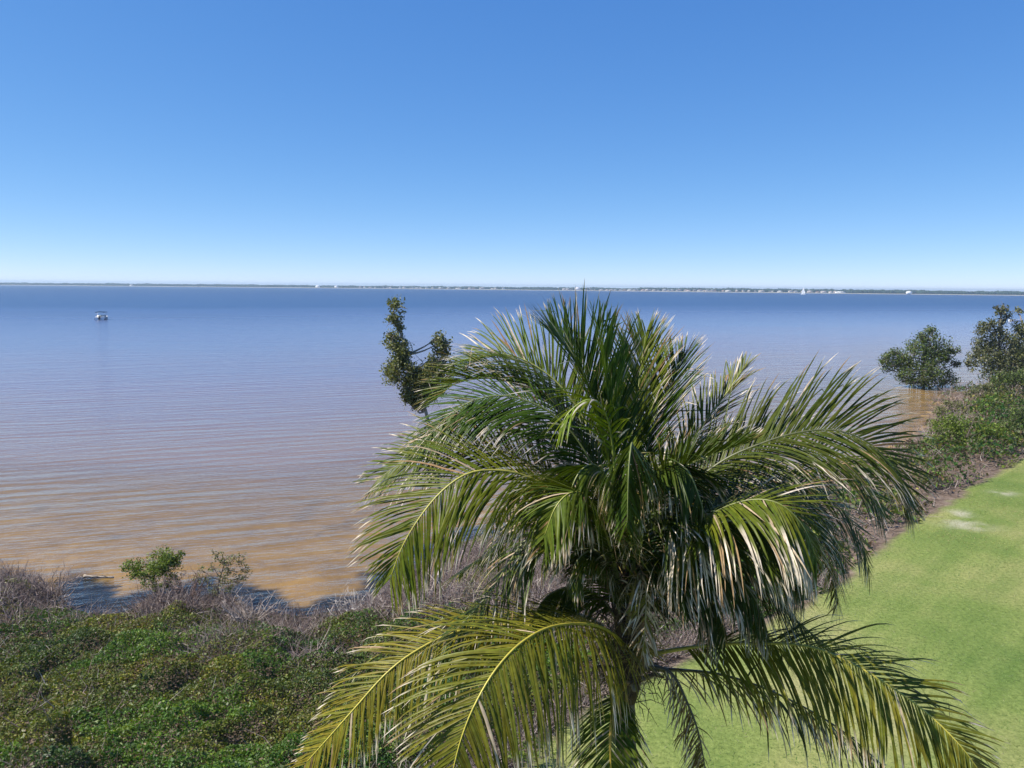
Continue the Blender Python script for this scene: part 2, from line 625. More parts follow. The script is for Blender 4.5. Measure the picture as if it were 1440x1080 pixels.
def dryness(x, y):
    """0 green .. 1 bare brown brush"""
    s, g = -sdist(SHORE, x, y), sdist(LAWN, x, y)
    d = sstep(5.2, 1.6, s) * .75
    q = proj(np.stack([x, y, np.full_like(x, 1.2)], 1))
    d = np.maximum(d, sstep(430, 600, q[:, 0] + 1.2 * (850 - q[:, 1])) * sstep(930, 850, q[:, 1]) * sstep(1000, 800, q[:, 0]))
    d = np.maximum(d, sstep(1.5, .2, g) * .8)
    right = sstep(1100, 1200, q[:, 0])
    d = d * (1 - right * .6) + right * .58
    d = d + (fbm(x, y, 3.2, 71, 3) - .5) * 1.9 - .04
    return np.clip(d, 0, 1)


def cover_points(n_, x0, x1, y0, y1):
    x, y = rng.uniform(x0, x1, n_), rng.uniform(y0, y1, n_)
    s, g = sdist(SHORE, x, y), sdist(LAWN, x, y)
    edge = (fbm(x, y, 1.4, 44) - .5) * 1.2
    k = (s + edge * (1 - sstep(15, 25, x)) < -.25) & (g + edge > .08)
    k &= in_view(x, y, np.full_like(x, 1.5))
    return x[k], y[k]


def build_cover(name, n_, box, size, label, upb=.45):
    x, y = cover_points(n_, *box)
    dr = dryness(x, y)
    keep = rng.uniform(size=len(x)) > dr * 1.05 - .05
    x, y, dr = x[keep], y[keep], dr[keep]
    h = cover_h(x, y)
    e = (sstep(.1, 1.7, sdist(LAWN, x, y)) * .75 + .25) * (sstep(.0, 4.5, -sdist(SHORE, x, y)) * .75 + .25)
    z = ground_z(x, y) + h * e * (1 - .55 * rng.uniform(size=len(x)) ** 2.0)
    V, Fq = leaf_faces(np.stack([x, y, z], 1), size * np.where(rng.uniform(size=len(x)) < .22, 1.7, .95), upb)
    pn = fbm(x, y, 2.0, 81, 3)[:, None]
    c = leaf_cols(len(x))
    c = c * (1 + (pn - .5) * np.array((1.7, 1.0, .6)))
    sp_ = fbm(x, y, 1.7, 57, 2)[:, None]          # patches of other plants
    c = np.where(sp_ > .56, c * np.array((.72, 1.08, .85)), c)
    c = np.where(sp_ < .40, c * np.array((1.1, 1.05, 1.35)), c)
    br = rng.uniform(size=len(x)) < .07 + .35 * dr
    c[br] = np.array((.14, .095, .065)) * rng.uniform(.6, 1.4, (br.sum(), 1))
    yl = (fbm(x, y, 1.3, 99, 2) > .74)
    c[yl] = c[yl] * np.array((1.3, 1.18, .9))
    return mesh_np(name, V, Fq, M_LEAF, cols=np.repeat(c, 4, 0), kind='stuff', label=label, cat='ground cover')


build_cover('shrub_cover', 2200000, (-33, 12, 13.5, 44), .066, 'dense low green leafy cover filling the bank at lower left')
build_cover('shore_scrub', 700000, (8, 85, 24, 105), .19, 'mixed green and brown scrub between the lawn and the right shore', .35)


def twig_mesh(name, x, y, zb, length, rad, cols, label, lean=.9, **kw):
    k = len(x)
    base = np.stack([x, y, zb], 1)
    d = rng.normal(size=(k, 3)) * lean
    d[:, 2] = np.abs(d[:, 2]) + .25
    d /= np.linalg.norm(d, axis=1)[:, None]
    L = (length * rng.uniform(.5, 1.5, k))[:, None]
    p1 = base + d * L * .5 + rng.normal(size=(k, 3)) * L * .08
    d2 = d + rng.normal(size=(k, 3)) * .45
    p2 = p1 + d2 * L * .5
    a = np.cross(d, rng.normal(size=(k, 3)))
    a /= np.linalg.norm(a, axis=1)[:, None]
    b = np.cross(d, a)
    r = (rad * rng.uniform(.5, 1.5, k))[:, None]
    V = []
    for p, f in ((base, 1.), (p1, .75), (p2, .3)):
        for th in (0, 2.09, 4.19):
            V.append(p + r * f * (math.cos(th) * a + math.sin(th) * b))
    V = np.stack(V, 1).reshape(-1, 3)
    i = np.arange(k)[:, None] * 9
    Fq = np.concatenate([i + np.array([[q * 3 + j, q * 3 + (j + 1) % 3, q * 3 + 3 + (j + 1) % 3, q * 3 + 3 + j]]) for q in range(2) for j in range(3)])
    return mesh_np(name, V, Fq, M_TWIG, cols=np.repeat(cols, 9, 0), kind='stuff', label=label, cat=kw.get('cat', 'brush'))


TW = np.array([(.26, .205, .185), (.17, .125, .105), (.36, .30, .27), (.22, .16, .155), (.46, .40, .36)]) * 1.0


def build_brush(name, n_, box, length, rad, label):
    x, y = cover_points(n_, *box)
    dr = dryness(x, y)
    keep = rng.uniform(size=len(x)) < .02 + sstep(.25, .8, dr)
    x, y, dr = x[keep], y[keep], dr[keep]
    h = cover_h(x, y) * (sstep(.4, 2.2, sdist(LAWN, x, y)) * .75 + .25) * (sstep(.0, 4.5, -sdist(SHORE, x, y)) * .7 + .3)
    h = h * (1 + .6 * sstep(.5, .9, dr))
    z = ground_z(x, y) + h * rng.uniform(0, .85, len(x)) * (.6 + .4 * dr)
    c = TW[rng.choice(5, len(x), p=(.3, .25, .2, .17, .08))] * rng.uniform(.7, 1.3, (len(x), 1))
    return twig_mesh(name, x, y, z, length, rad, c, label)


build_brush('dry_brush', 360000, (-33, 12, 13.5, 44), .52, .0095, 'tangle of dead grey brown twigs along the bank behind the palm')
build_brush('shore_brush', 30000, (10, 90, 30, 110), .8, .018, 'grey brown dead brush among the scrub on the right shore')

# lawn blades
k = 330000
x, y = rng.uniform(-6, 48, k), rng.uniform(13, 66, k)
y = 13 + (y - 13) ** 1.0
kp = (sdist(LAWN, x, y) + (fbm(x, y, 1.6, 40) - .5) * 1.3 < .1) & in_view(x, y, np.full_like(x, 1.0))
x, y = x[kp], y[kp]
bz = ground_z(x, y) - .004
hgt = rng.uniform(.025, .075, len(x)) * (.6 + .8 * fbm(x, y, 2.5, 33))
an = rng.uniform(0, 2 * math.pi, len(x))
wd = .011 * (1 + y / 60)
dx, dy = np.cos(an) * wd, np.sin(an) * wd
lx, ly = rng.normal(size=len(x)) * .07, rng.normal(size=len(x)) * .07
hgt = hgt * .4
V = np.stack([np.stack([x - dx, y - dy, bz], 1), np.stack([x + dx, y + dy, bz], 1), np.stack([x + lx, y + ly, bz + hgt], 1)], 1).reshape(-1, 3)
c = np.array([(.15, .21, .052), (.19, .235, .068), (.24, .27, .09), (.33, .30, .165)])[rng.choice(4, len(x), p=(.34, .36, .2, .1))] * rng.uniform(.75, 1.25, (len(x), 1))
c = c * (1 + (fbm(x, y, 5, 88) - .5)[:, None] * np.array((1.1, .3, .6)))
mesh_np('grass', V, np.arange(3 * len(x)).reshape(-1, 3), M_GRASS, cols=np.repeat(c, 3, 0), kind='stuff', label='short blades of the mown lawn beside the palm', cat='grass')

# ------------------------------------------------------------------ far shore
FARL = [(-900, 3000), (0, 3050), (300, 3000), (480, 2950), (720, 2700), (900, 2500), (1080, 2350), (1278, 2150), (1440, 2050), (2300, 1800)]


def far_xy(px, back=0.0):
    d = np.interp(px, [a for a, b in FARL], [b for a, b in FARL]) + back
    r = ray(px, 404)
    return np.array((r[0] / r[1] * d, d))


pxs = np.linspace(-500, 1950, 160)
V, Fq = [], []
for i, p in enumerate(pxs):
    wob = 25 * (vnoise(np.array([p / 30.]), np.array([0.]), 3)[0] - .5)
    for b, z in ((wob, -1.0), (wob + 8, .9), (wob + 60, 1.6), (wob + 1200, 2.0)):
        q = far_xy(p, b)
        V.append((q[0], q[1], z))
    if i:
        a = (i - 1) * 4
        Fq += [(a + j, a + 4 + j, a + 5 + j, a + 1 + j) for j in range(3)]
cc = np.tile(np.array([(.42, .38, .30), (.42, .38, .30), (.12, .13, .06), (.08, .1, .05)]), (len(pxs), 1))
mesh_np('far_shore', np.array(V), np.array(Fq), M_FARB, cols=cc, kind='structure', label='low far shore with a pale beach line across the bay')

# far woods: rows of small rough crowns, one mass
C, CS, CC = [], [], []
for row, back in enumerate((45, 75, 120, 190, 280)):
    for p in np.arange(-420, 1880, 1.05):
        p = p + rnd.uniform(-.5, .5)
        dens = .55 + .45 * (p < 420 or p > 1190)
        if row == 0 and rnd.random() > dens * .75:
            continue
        q = far_xy(p, back + rnd.uniform(-15, 15))
        hh = (6.0 + 4.5 * vnoise(np.array([p / 9.]), np.array([row * 3.]), 8)[0] + 1.5 * rnd.random()) * (1.0 + (.16 if 900 < p < 1300 else 0))
        hh *= .85 + .05 * row
        C.append((q[0], q[1], 1.0))
        CS.append((rnd.uniform(3.2, 5.2), hh))
        CC.append(np.array((.030, .052, .026)) * rnd.uniform(.7, 1.5))
ico_t = (1 + 5 ** .5) / 2
ICO = np.array([(-1, ico_t, 0), (1, ico_t, 0), (-1, -ico_t, 0), (1, -ico_t, 0), (0, -1, ico_t), (0, 1, ico_t), (0, -1, -ico_t), (0, 1, -ico_t), (ico_t, 0, -1), (ico_t, 0, 1), (-ico_t, 0, -1), (-ico_t, 0, 1)]) / math.hypot(1, ico_t)
ICF = np.array([(0, 11, 5), (0, 5, 1), (0, 1, 7), (0, 7, 10), (0, 10, 11), (1, 5, 9), (5, 11, 4), (11, 10, 2), (10, 7, 6), (7, 1, 8), (3, 9, 4), (3, 4, 2), (3, 2, 6), (3, 6, 8), (3, 8, 9), (4, 9, 5), (2, 4, 11), (6, 2, 10), (8, 6, 7), (9, 8, 1)])
C, CS, CC = np.array(C), np.array(CS), np.array(CC)
V = ICO[None] * np.stack([CS[:, 0], CS[:, 0], CS[:, 1] * .5], 1)[:, None, :] * rng.uniform(.7, 1.25, (len(C), 12, 1)) + C[:, None, :]
V[..., 2] += CS[:, 1][:, None] * .48
Fq = (ICF[None] + np.arange(len(C))[:, None, None] * 12).reshape(-1, 3)
mesh_np('far_woods', V.reshape(-1, 3), Fq, M_FAR, cols=np.repeat(CC, 12, 0), kind='stuff', label='dark band of trees along the far shore', cat='woods')


def house(px, back, w, d, h, roof, wall, rcol, label, group, rot=0.0):
    q = far_xy(px, back)
    e = empty('far_house', (q[0], q[1], 1.2), rot, label, 'house', group)
    b = MB()
    b.box(-w / 2, w / 2, -d / 2, d / 2, -.5, h, wall)
    b.build('wall', M_FARB, e)
    b = MB()
    o_ = .5
    V = [(-w / 2 - o_, -d / 2 - o_, h), (w / 2 + o_, -d / 2 - o_, h), (w / 2 + o_, d / 2 + o_, h), (-w / 2 - o_, d / 2 + o_, h), (-w / 4, 0, h + roof), (w / 4, 0, h + roof)]
    V = [(a, c_, z + .003) for a, c_, z in V]
    b.add(V, [(0, 1, 5, 4), (1, 2, 5), (2, 3, 4, 5), (3, 0, 4), (3, 2, 1, 0)], rcol)
    b.build('roof', M_FARB, e)
    for i in range(max(2, int(w / 4))):
        for fl in range(max(1, int(h / 3.2))):
            b = MB()
            cx = -w / 2 + (i + .5) * w / max(2, int(w / 4))
            b.box(cx - .7, cx + .7, -d / 2 - .06, -d / 2 + .02, .9 + fl * 3, 2.2 + fl * 3, (.05, .07, .09))
            b.build('window', M_FARB, e)
    return e


walls = [(.62, .60, .58), (.50, .45, .41), (.46, .40, .38), (.58, .52, .50), (.36, .31, .29)]
roofs = [(.52, .51, .50), (.32, .28, .26), (.36, .21, .17), (.44, .42, .42), (.22, .2, .19)]
hp = []
for a, b_, k in ((500, 710, 26), (790, 1010, 36), (1010, 1180, 18)):
    hp += [a + (b_ - a) * (i + rnd.uniform(.1, .9)) / k for i in range(k)]
for p in hp:
    house(p, rnd.choice((24, 30, 38)), rnd.uniform(7, 16), 9, rnd.uniform(2.8, 5.4), rnd.uniform(1.0, 1.9), rnd.choice(walls), rnd.choice(roofs),
          'small pale house in the built-up stretch of the far shore', 'houses along the far shore', rnd.uniform(-.3, .3))
house(447, 24, 16, 9, 7, 1.5, (.86, .85, .83), (.8, .8, .8), 'lone white house left of the built-up far shore', None)
house(473, 22, 13, 9, 6, 1.5, (.84, .82, .80), (.78, .78, .78), 'white house at the left end of the built-up far shore', None)
house(1279, 20, 13, 9, 6, 2.0, (.88, .88, .86), (.85, .85, .85), 'bright white house alone among far trees right of the sailboat', None)
house(1182, 18, 26, 9, 3.5, 1.2, (.85, .84, .82), (.8, .8, .8), 'long low white building on the far shore just right of the sailboat', None)
house(812, 20, 16, 10, 8.5, 1.8, (.84, .80, .82), (.7, .66, .66), 'taller pale house above the palm on the far shore', None)
house(185, 26, 12, 9, 3.5, 1.2, (.7, .69, .66), (.6, .6, .6), 'pale house in the wooded left part of the far shore', None)

# ------------------------------------------------------------------ boats
def loft(b, secs, col, close=True):
    """secs: list of equal-length rings"""
    k = len(secs[0])
    V = np.vstack(secs)
    F = [(i * k + j, i * k + j + 1, (i + 1) * k + j + 1, (i + 1) * k + j) for i in range(len(secs) - 1) for j in range(k - 1)]
    b.add(V, F, col)
    if close:
        b.add(secs[0], [tuple(range(k))] if k <= 4 else [(0, j, j + 1) for j in range(1, k - 1)], col)


def hull_secs(L, beam, free, draft, n_=12, bowrise=.35):
    out = []
    for i in range(n_):
        t = i / (n_ - 1)
        hb = beam / 2 * (1 - max(0, (t - .45) / .55) ** 2.4) + .01
        zt = free + bowrise * t * t
        out.append(np.array([(-hb, t * L, zt), (-hb * .96, t * L, zt * .45), (-hb * .72, t * L * .98, -draft * .5), (0, t * L * .96, -draft * (1 - t ** 3)),
                             (hb * .72, t * L * .98, -draft * .5), (hb * .96, t * L, zt * .45), (hb, t * L, zt)]))
    return out


q = G(140, 450, 0)
boat = empty('motor_boat', (q[0], q[1], 0.0), R(12), 'small white motor boat with dark blue canopy out on the bay at left', 'boat')
WHT, NAVY, DRK = (.82, .82, .82), (.03, .06, .11), (.03, .03, .035)
b = MB()
secs = hull_secs(5.9, 3.1, .95, .35)
loft(b, secs, WHT)
b.build('hull', M_PAINT, boat, smooth=False)
b = MB()
loft(b, [s_ * np.array((1.012, 1.0, 1.0)) + np.array((0, 0, 0)) for s_ in [np.array([(s_[0][0], s_[0][1], .46 * s_[0][2]), (s_[0][0], s_[0][1], .12)]) for s_ in secs]], NAVY, False)
loft(b, [np.array([(s_[6][0] * 1.012, s_[6][1], .12), (s_[6][0] * 1.012, s_[6][1], .86 * s_[6][2])]) for s_ in secs], NAVY, False)  # tall navy on the right side puts that side's shade into the colour
b.build('stripe_and_side_shade', M_PAINT, boat)
b = MB()
b.box(-1.4, 1.4, .25, 4.0, .38, .44, (.6, .58, .55))
b.build('deck', M_PAINT, boat)
for xx in (-.75, .75):
    b = MB()
    b.box(xx - .45, xx + .45, 2.0, 2.6, .44, .95, (.75, .74, .72))
    b.box(xx - .45, xx + .45, 1.85, 2.0, .5, 1.45, (.78, .77, .75))
    b.build('seat', M_PAINT, boat)
b = MB()
b.box(-1.3, 1.3, .12, .55, .44, 1.02, (.8, .79, .78))
b.build('stern_bench', M_PAINT, boat)
b = MB()
b.add([(-1.25, 3.1, .95), (1.25, 3.1, .95), (1.15, 3.5, 1.5), (-1.15, 3.5, 1.5), (-1.25, 3.13, .95), (1.25, 3.13, .95), (1.15, 3.53, 1.5), (-1.15, 3.53, 1.5)],
      [(0, 1, 2, 3), (7, 6, 5, 4), (0, 4, 5, 1), (1, 5, 6, 2), (2, 6, 7, 3), (3, 7, 4, 0)], (.25, .32, .38))
b.build('windshield', M_PAINT, boat)
b = MB()
for yy, ts in ((.0, 0), (.3, 1)):
    b.box(-.28 + .04 * ts, .28 - .04 * ts, -.55 + yy * .3, -.02, .35 if ts == 0 else 1.0, 1.0 if ts == 0 else 1.22, DRK)
b.box(-.08, .08, -.45, -.2, -.5, .35, DRK)
b.build('outboard_motor', M_PAINT, boat)
b = MB()
rows = []
for yy in np.linspace(.9, 3.9, 6):
    rows.append(np.array([(xx, yy, 2.62 + .16 * math.cos(xx * 1.05) - .05 * abs(yy - 2.4)) for xx in np.linspace(-1.4, 1.4, 7)]))
loft(b, rows, NAVY, False)
loft(b, [r_ - np.array((0, 0, .22)) for r_ in rows][::-1], NAVY, False)
for r_ in (rows[0], rows[-1]):
    loft(b, [r_, r_ - np.array((0, 0, .22))], NAVY, False)
for k_ in (0, -1):
    loft(b, [np.array([r_[k_] for r_ in rows]), np.array([r_[k_] - np.array((0, 0, .22)) for r_ in rows])], NAVY, False)
b.build('canopy', M_PAINT, boat)
for xx in (-1.36, 1.36):
    for y0, y1 in ((2.1, .95), (2.3, 3.85)):
        b = MB()
        b.tube([(xx, y0, .9), (xx, y1, 2.55)], .05, 5, (.7, .7, .7))
        b.build('canopy_pole', M_PAINT, boat)

q = G(1133, 414.2, 0)
sb = empty('sailboat', (q[0], q[1], 0), R(45), 'white sailboat far out near the opposite shore', 'sailboat')
b = MB()
loft(b, hull_secs(11, 3.4, 1.3, .6), WHT)
b.build('hull', M_PAINT, sb)
b = MB()
b.box(-.9, .9, 3.0, 6.5, 1.3, 1.85, WHT)
b.build('cabin', M_PAINT, sb)
b = MB()
b.tube([(0, 6.4, 1.2), (0, 6.4, 16.5)], .09, 6, (.7, .7, .7))
b.build('mast', M_PAINT, sb)
b = MB()
b.tube([(0, 6.3, 2.4), (.5, 1.6, 2.4)], .08, 6, (.7, .7, .7))
b.build('boom', M_PAINT, sb)
for nm, A, B_, C_ in (('main_sail', (0, 6.25, 2.6), (.5, 1.7, 2.6), (0, 6.25, 16.2)), ('jib_sail', (0, 10.8, 1.8), (.7, 6.0, 2.2), (0, 6.6, 14.5))):
    b = MB()
    rows = []
    for t in np.linspace(0, .985, 10):
        a0, b0 = np.array(A) * (1 - t) + np.array(C_) * t, np.array(B_) * (1 - t) + np.array(C_) * t
        rows.append(np.array([a0 + (b0 - a0) * u + np.array((.5 * math.sin(math.pi * u) * (1 - t), 0, 0)) for u in np.linspace(0, 1, 6)]))
    loft(b, rows, (.85, .85, .84), False)
    loft(b, [r_ + np.array((.03, 0, 0)) for r_ in rows][::-1], (.85, .85, .84), False)
    b.build(nm, M_PAINT, sb)

q = G(1428, 452, 0)
sk = empty('skiff', (q[0] - 2.2, q[1], 0), R(-86), 'low white skiff showing past the treetops at the right edge', 'boat')
b = MB()
loft(b, hull_secs(5.6, 1.9, .75, .2, bowrise=.15), (.85, .85, .85))
b.build('hull', M_PAINT, sk)
b = MB()
b.box(-.8, .8, 2.2, 2.6, .5, .7, (.7, .7, .68))
b.build('thwart', M_PAINT, sk)

# ------------------------------------------------------------------ trees and bushes on the shore
def tree(name, base, clumps, trunk, leaf, dens, label, cat, pal=None, tr=.09, barkc=(.20, .16, .13), group=None, up=.3, seed=1):
    """clumps: (px, py, Y, radius px) ; trunk: list of world points of the stem; limbs run from the stem to every clump"""
    g = np.random.default_rng(seed)
    base = np.asarray(base, float)
    e = empty(name, tuple(base), 0, label, cat, group)
    tp = spline(trunk, 14) - base
    b = MB()
    b.tube(tp, np.linspace(tr, tr * .35, 14) * (1 + .12 * g.normal(size=14)), 7, barkc)
    to = b.build('trunk', M_BARK, e, smooth=True)
    V, Fq, Cc, nv = [], [], [], 0
    pts = []
    for px, py, Yd, rp_ in clumps:
        c0 = P(px, py, Yd) - base
        rr = rp_ / F0 * Yd
        i = int(np.argmin(np.linalg.norm(tp - (c0 - np.array((0, 0, rr * 1.2))), axis=1)))
        mid = (tp[i] + c0) / 2 + g.normal(size=3) * rr * .25 - np.array((0, 0, rr * .3))
        lb = MB()
        lb.tube(spline([tp[i], mid, c0 + np.array((0, 0, rr * .3))], 7), np.linspace(tr * .4, tr * .10, 7), 5, barkc)
        for _ in range(5):
            lb.tube(spline([mid * .4 + c0 * .6, c0 + g.normal(size=3) * rr * .3, c0 + g.normal(size=3) * rr * .7], 4), np.linspace(tr * .16, tr * .06, 4), 4, barkc)
        lb.build('limb', M_BARK, e, smooth=True)
        # a clump is several uneven sprays, with air between them
        m_ = max(5, int(6 + rr * 4))
        sp = g.normal(size=(m_, 3))
        sp = sp / np.linalg.norm(sp, axis=1)[:, None] * (g.uniform(.1, 1.0, (m_, 1)) ** .5) * rr * np.array((1, 1, .85))
        for s_ in sp:
            k = int(dens * rr * rr * g.uniform(.5, 1.5) / m_ * 14)
            pts.append(c0 + s_ + g.normal(size=(k, 3)) * rr * .30)
    pts = np.vstack(pts)
    V, Fq = leaf_faces(pts, leaf, up, .55, g)
    c = leaf_cols(len(pts), pal if pal is not None else GREENS, None, g)
    mesh_np('crown', V, Fq, M_LEAF, e, cols=np.repeat(c, 4, 0))
    return e


OLIVE = np.array([(.085, .105, .055), (.11, .13, .075), (.065, .082, .040), (.14, .155, .095), (.09, .115, .045)]) * np.array((1.5, 1.35, .95))
GREYG = np.array([(.085, .100, .070), (.065, .080, .055), (.11, .115, .085), (.05, .07, .035), (.09, .11, .05)]) * np.array((1.5, 1.35, .95))
MANG = np.array([(.045, .085, .022), (.065, .105, .028), (.085, .125, .032), (.04, .065, .03), (.075, .09, .05)]) * np.array((1.5, 1.35, .95))
LIME = np.array([(.075, .125, .022), (.10, .155, .028), (.06, .10, .02), (.13, .18, .04)]) * np.array((1.5, 1.35, .95))

# tall thin tree left of the palm
D = 33.0
bz = G(622, 792, .5)
tree('shore_tree', (bz[0], bz[1], .45),
     [(556, 432, D, 13), (552, 448, D, 10), (561, 463, D, 9), (552, 478, D, 14), (562, 496, D, 15), (568, 512, D + .3, 16), (556, 520, D - .3, 17), (572, 532, D, 18), (580, 552, D, 16),
      (618, 476, D, 13), (622, 492, D, 11), (616, 506, D + .3, 16), (628, 512, D, 12), (600, 518, D, 15), (606, 532, D - .3, 18), (588, 536, D, 14), (582, 568, D, 9), (620, 535, D, 12), (612, 556, D, 14), (566, 486, D, 9), (576, 518, D - .4, 12), (594, 552, D, 12), (626, 524, D, 10), (548, 470, D, 6), (545, 515, D, 8), (575, 545, D, 14), (598, 545, D, 15), (590, 565, D, 12), (557, 455, D, 8), (556, 488, D, 11), (566, 505, D, 13), (620, 484, D, 9), (612, 520, D, 14), (574, 560, D, 10)],
     [(bz[0], bz[1], .45), P(618, 700, D), P(604, 600, D), P(588, 548, D), P(572, 500, D), P(558, 445, D)], .13, 150,
     'slender grey green tree rising above the water left of the palm', 'tree', OLIVE, .13, (.26, .23, .20), None, .25, 3)

# mangrove standing in the water at right
q = G(1300, 542, 0)
D = q[1]
tree('mangrove', (q[0], q[1], -.3),
     [(1306, 474, D, 12), (1300, 486, D, 15), (1285, 492, D, 15), (1322, 492, D, 17), (1335, 494, D, 9), (1268, 500, D, 14), (1253, 504, D, 11), (1248, 512, D, 8), (1262, 514, D, 12), (1280, 512, D - 1, 13), (1302, 508, D - 1, 13),
      (1320, 510, D - 1, 14), (1334, 506, D, 9), (1290, 525, D - 2, 15), (1310, 526, D - 2, 14), (1276, 528, D - 1.5, 11), (1328, 526, D, 12), (1268, 533, D - 1, 8), (1284, 538, D - 2, 9), (1300, 540, D - 2, 10), (1318, 538, D - 2, 10), (1334, 536, D - 1, 10), (1344, 512, D, 8), (1242, 508, D, 6), (1246, 519, D, 6), (1308, 464, D, 7), (1296, 472, D, 7), (1343, 494, D, 7), (1256, 496, D, 7)],
     [(q[0], q[1], -.3), P(1298, 525, D), P(1300, 505, D), P(1304, 480, D)], .25, 32,
     'rounded dark green mangrove standing in brown water on the right', 'mangrove', MANG, .2, (.22, .18, .16), None, .3, 5)

# trees at the right edge
q = G(1412, 548, .3)
D = q[1]
tree('shore_tree', (q[0], q[1], .1),
     [(1401, 432, D, 5), (1412, 432, D, 5), (1405, 441, D, 5), (1413, 440, D, 6), (1417, 447, D, 7), (1408, 452, D, 6), (1392, 453, D, 9), (1380, 462, D, 9), (1400, 466, D, 12), (1384, 476, D, 12), (1410, 478, D, 15), (1395, 492, D, 16), (1420, 494, D, 15),
      (1378, 492, D, 11), (1368, 498, D, 8), (1385, 508, D - 1, 15), (1408, 512, D - 1, 17), (1428, 512, D - 1, 14), (1366, 514, D - 1, 9), (1420, 530, D - 2, 14), (1395, 528, D - 2, 15)],
     [(q[0], q[1], .1), P(1406, 520, D), P(1405, 480, D), P(1408, 436, D)], .27, 34,
     'tallest grey green shore tree with a bare-tipped top at the right edge', 'tree', GREYG, .2, (.2, .17, .15), None, .25, 6)
q = G(1446, 540, .3)
D2 = q[1] - 6
q = P(1446, 545, D2)
tree('shore_tree', (q[0], q[1], .3),
     [(1432, 438, D2 + 3, 5), (1436, 462, D2, 12), (1446, 470, D2, 14), (1432, 484, D2, 13), (1450, 492, D2, 18), (1434, 506, D2 - 1, 14), (1450, 520, D2 - 1, 18), (1432, 528, D2 - 1, 15), (1446, 545, D2 - 2, 16)],
     [(q[0], q[1], .3), P(1446, 520, D2), P(1444, 480, D2), P(1434, 442, D2 + 3)], .27, 34,
     'olive tree cut off by the right edge, in front of the tallest one', 'tree', OLIVE, .18, (.2, .17, .15), None, .25, 7)


def bush(px, py, zb, w_px, h_px, label, pal, seed, leaf, dens=60, tr=.035, cat='bush', group=None, name='bush'):
    q = G(px, py, zb)
    D = q[1]
    g = random.Random(seed)
    cl = []
    for i in range(9):
        a = i / 8 * 2 - 1
        hh = h_px * (.35 + .55 * (1 - a * a) * g.uniform(.6, 1.15))
        cl.append((px + a * w_px * .42, py - hh, D + g.uniform(-.6, .6), min(w_px, h_px) * g.uniform(.16, .26)))
    for i in range(5):
        cl.append((px + g.uniform(-.4, .4) * w_px, py - h_px * g.uniform(.2, .4), D - g.uniform(.2, .8), min(w_px, h_px) * g.uniform(.18, .28)))
    base = (q[0], q[1], float(ground_z(q[0], q[1])) - .05)
    return tree(name, base, cl, [base, P(px + g.uniform(-2, 2), py - h_px * .35, D), P(px + g.uniform(-4, 4), py - h_px * .75, D)], leaf, dens, label, cat, pal, tr, (.18, .14, .12), group, .3, seed)


# right-hand scrub line
bush(1425, 566, .5, 70, 46, 'dark green bush under the trees at the right edge', MANG, 21, .2, 40)
bush(1380, 572, .4, 60, 30, 'low olive bush beside the small brown inlet', OLIVE, 22, .2, 40)
bush(1338, 585, .3, 46, 24, 'low olive bush on the point behind the mangrove cove', OLIVE, 23, .18, 40)
bush(1336, 640, .6, 58, 56, 'bright green rounded bush standing apart right of the palm', LIME, 24, .14, 60)
bush(1392, 640, .7, 62, 44, 'bright green low bush beside the far end of the lawn', LIME, 25, .14, 60)
bush(1432, 630, .7, 50, 50, 'green bush by the lawn cut off at the right edge', MANG, 26, .15, 60)
bush(1316, 690, .7, 44, 34, 'small olive bush at the lawn edge behind the palm fronds', OLIVE, 27, .12, 60)
# small mangroves in front of the pool at left
q1 = G(222, 830, .2)
D1 = q1[1]
tree('young_mangrove', (q1[0], q1[1], .05), [(182, 796, D1, 10), (198, 798, D1, 12), (214, 800, D1, 11), (222, 784, D1, 13), (238, 782, D1, 14), (250, 786, D1, 8), (236, 796, D1 - .3, 13), (222, 800, D1 - .4, 12), (256, 778, D1, 5), (205, 808, D1 - .4, 10), (232, 808, D1 - .4, 11), (190, 806, D1 - .3, 9), (212, 818, D1 - .5, 10), (240, 820, D1 - .5, 11), (226, 826, D1 - .6, 9)],
     [(q1[0], q1[1], .05), P(216, 815, D1), P(228, 790, D1)], .085, 330, 'bright green flat-topped young mangrove beside the dark pool', 'mangrove', LIME, .05, (.16, .12, .10), None, .45, 31)
q1 = G(305, 838, .2)
D1 = q1[1]
tree('young_mangrove', (q1[0], q1[1], .05), [(304, 780, D1, 9), (316, 790, D1, 11), (330, 782, D1, 9), (340, 790, D1, 10), (344, 802, D1, 8), (322, 804, D1, 11), (300, 798, D1, 8), (282, 802, D1, 7), (310, 815, D1 - .3, 10), (335, 816, D1, 9), (290, 818, D1 - .3, 9), (322, 826, D1 - .5, 10), (300, 830, D1 - .5, 9), (345, 812, D1, 8), (278, 812, D1, 7)],
     [(q1[0], q1[1], .05), P(308, 818, D1), P(318, 785, D1)], .075, 120, 'thin brownish young mangrove with bare stems left of the sand bar', 'mangrove', OLIVE, .045, (.22, .17, .14), None, .3, 32)
bush(746, 1078, 1.0, 74, 46, 'fresh green bush at the lawn corner under the lower left fronds', LIME, 34, .07, 160)
bush(540, 1070, .9, 90, 50, 'fresh green leafy bush at the bottom edge below the left fronds', LIME, 35, .07, 120)
bush(20, 838, .3, 60, 26, 'small olive bush on the shore at the left edge', OLIVE, 33, .08, 70)
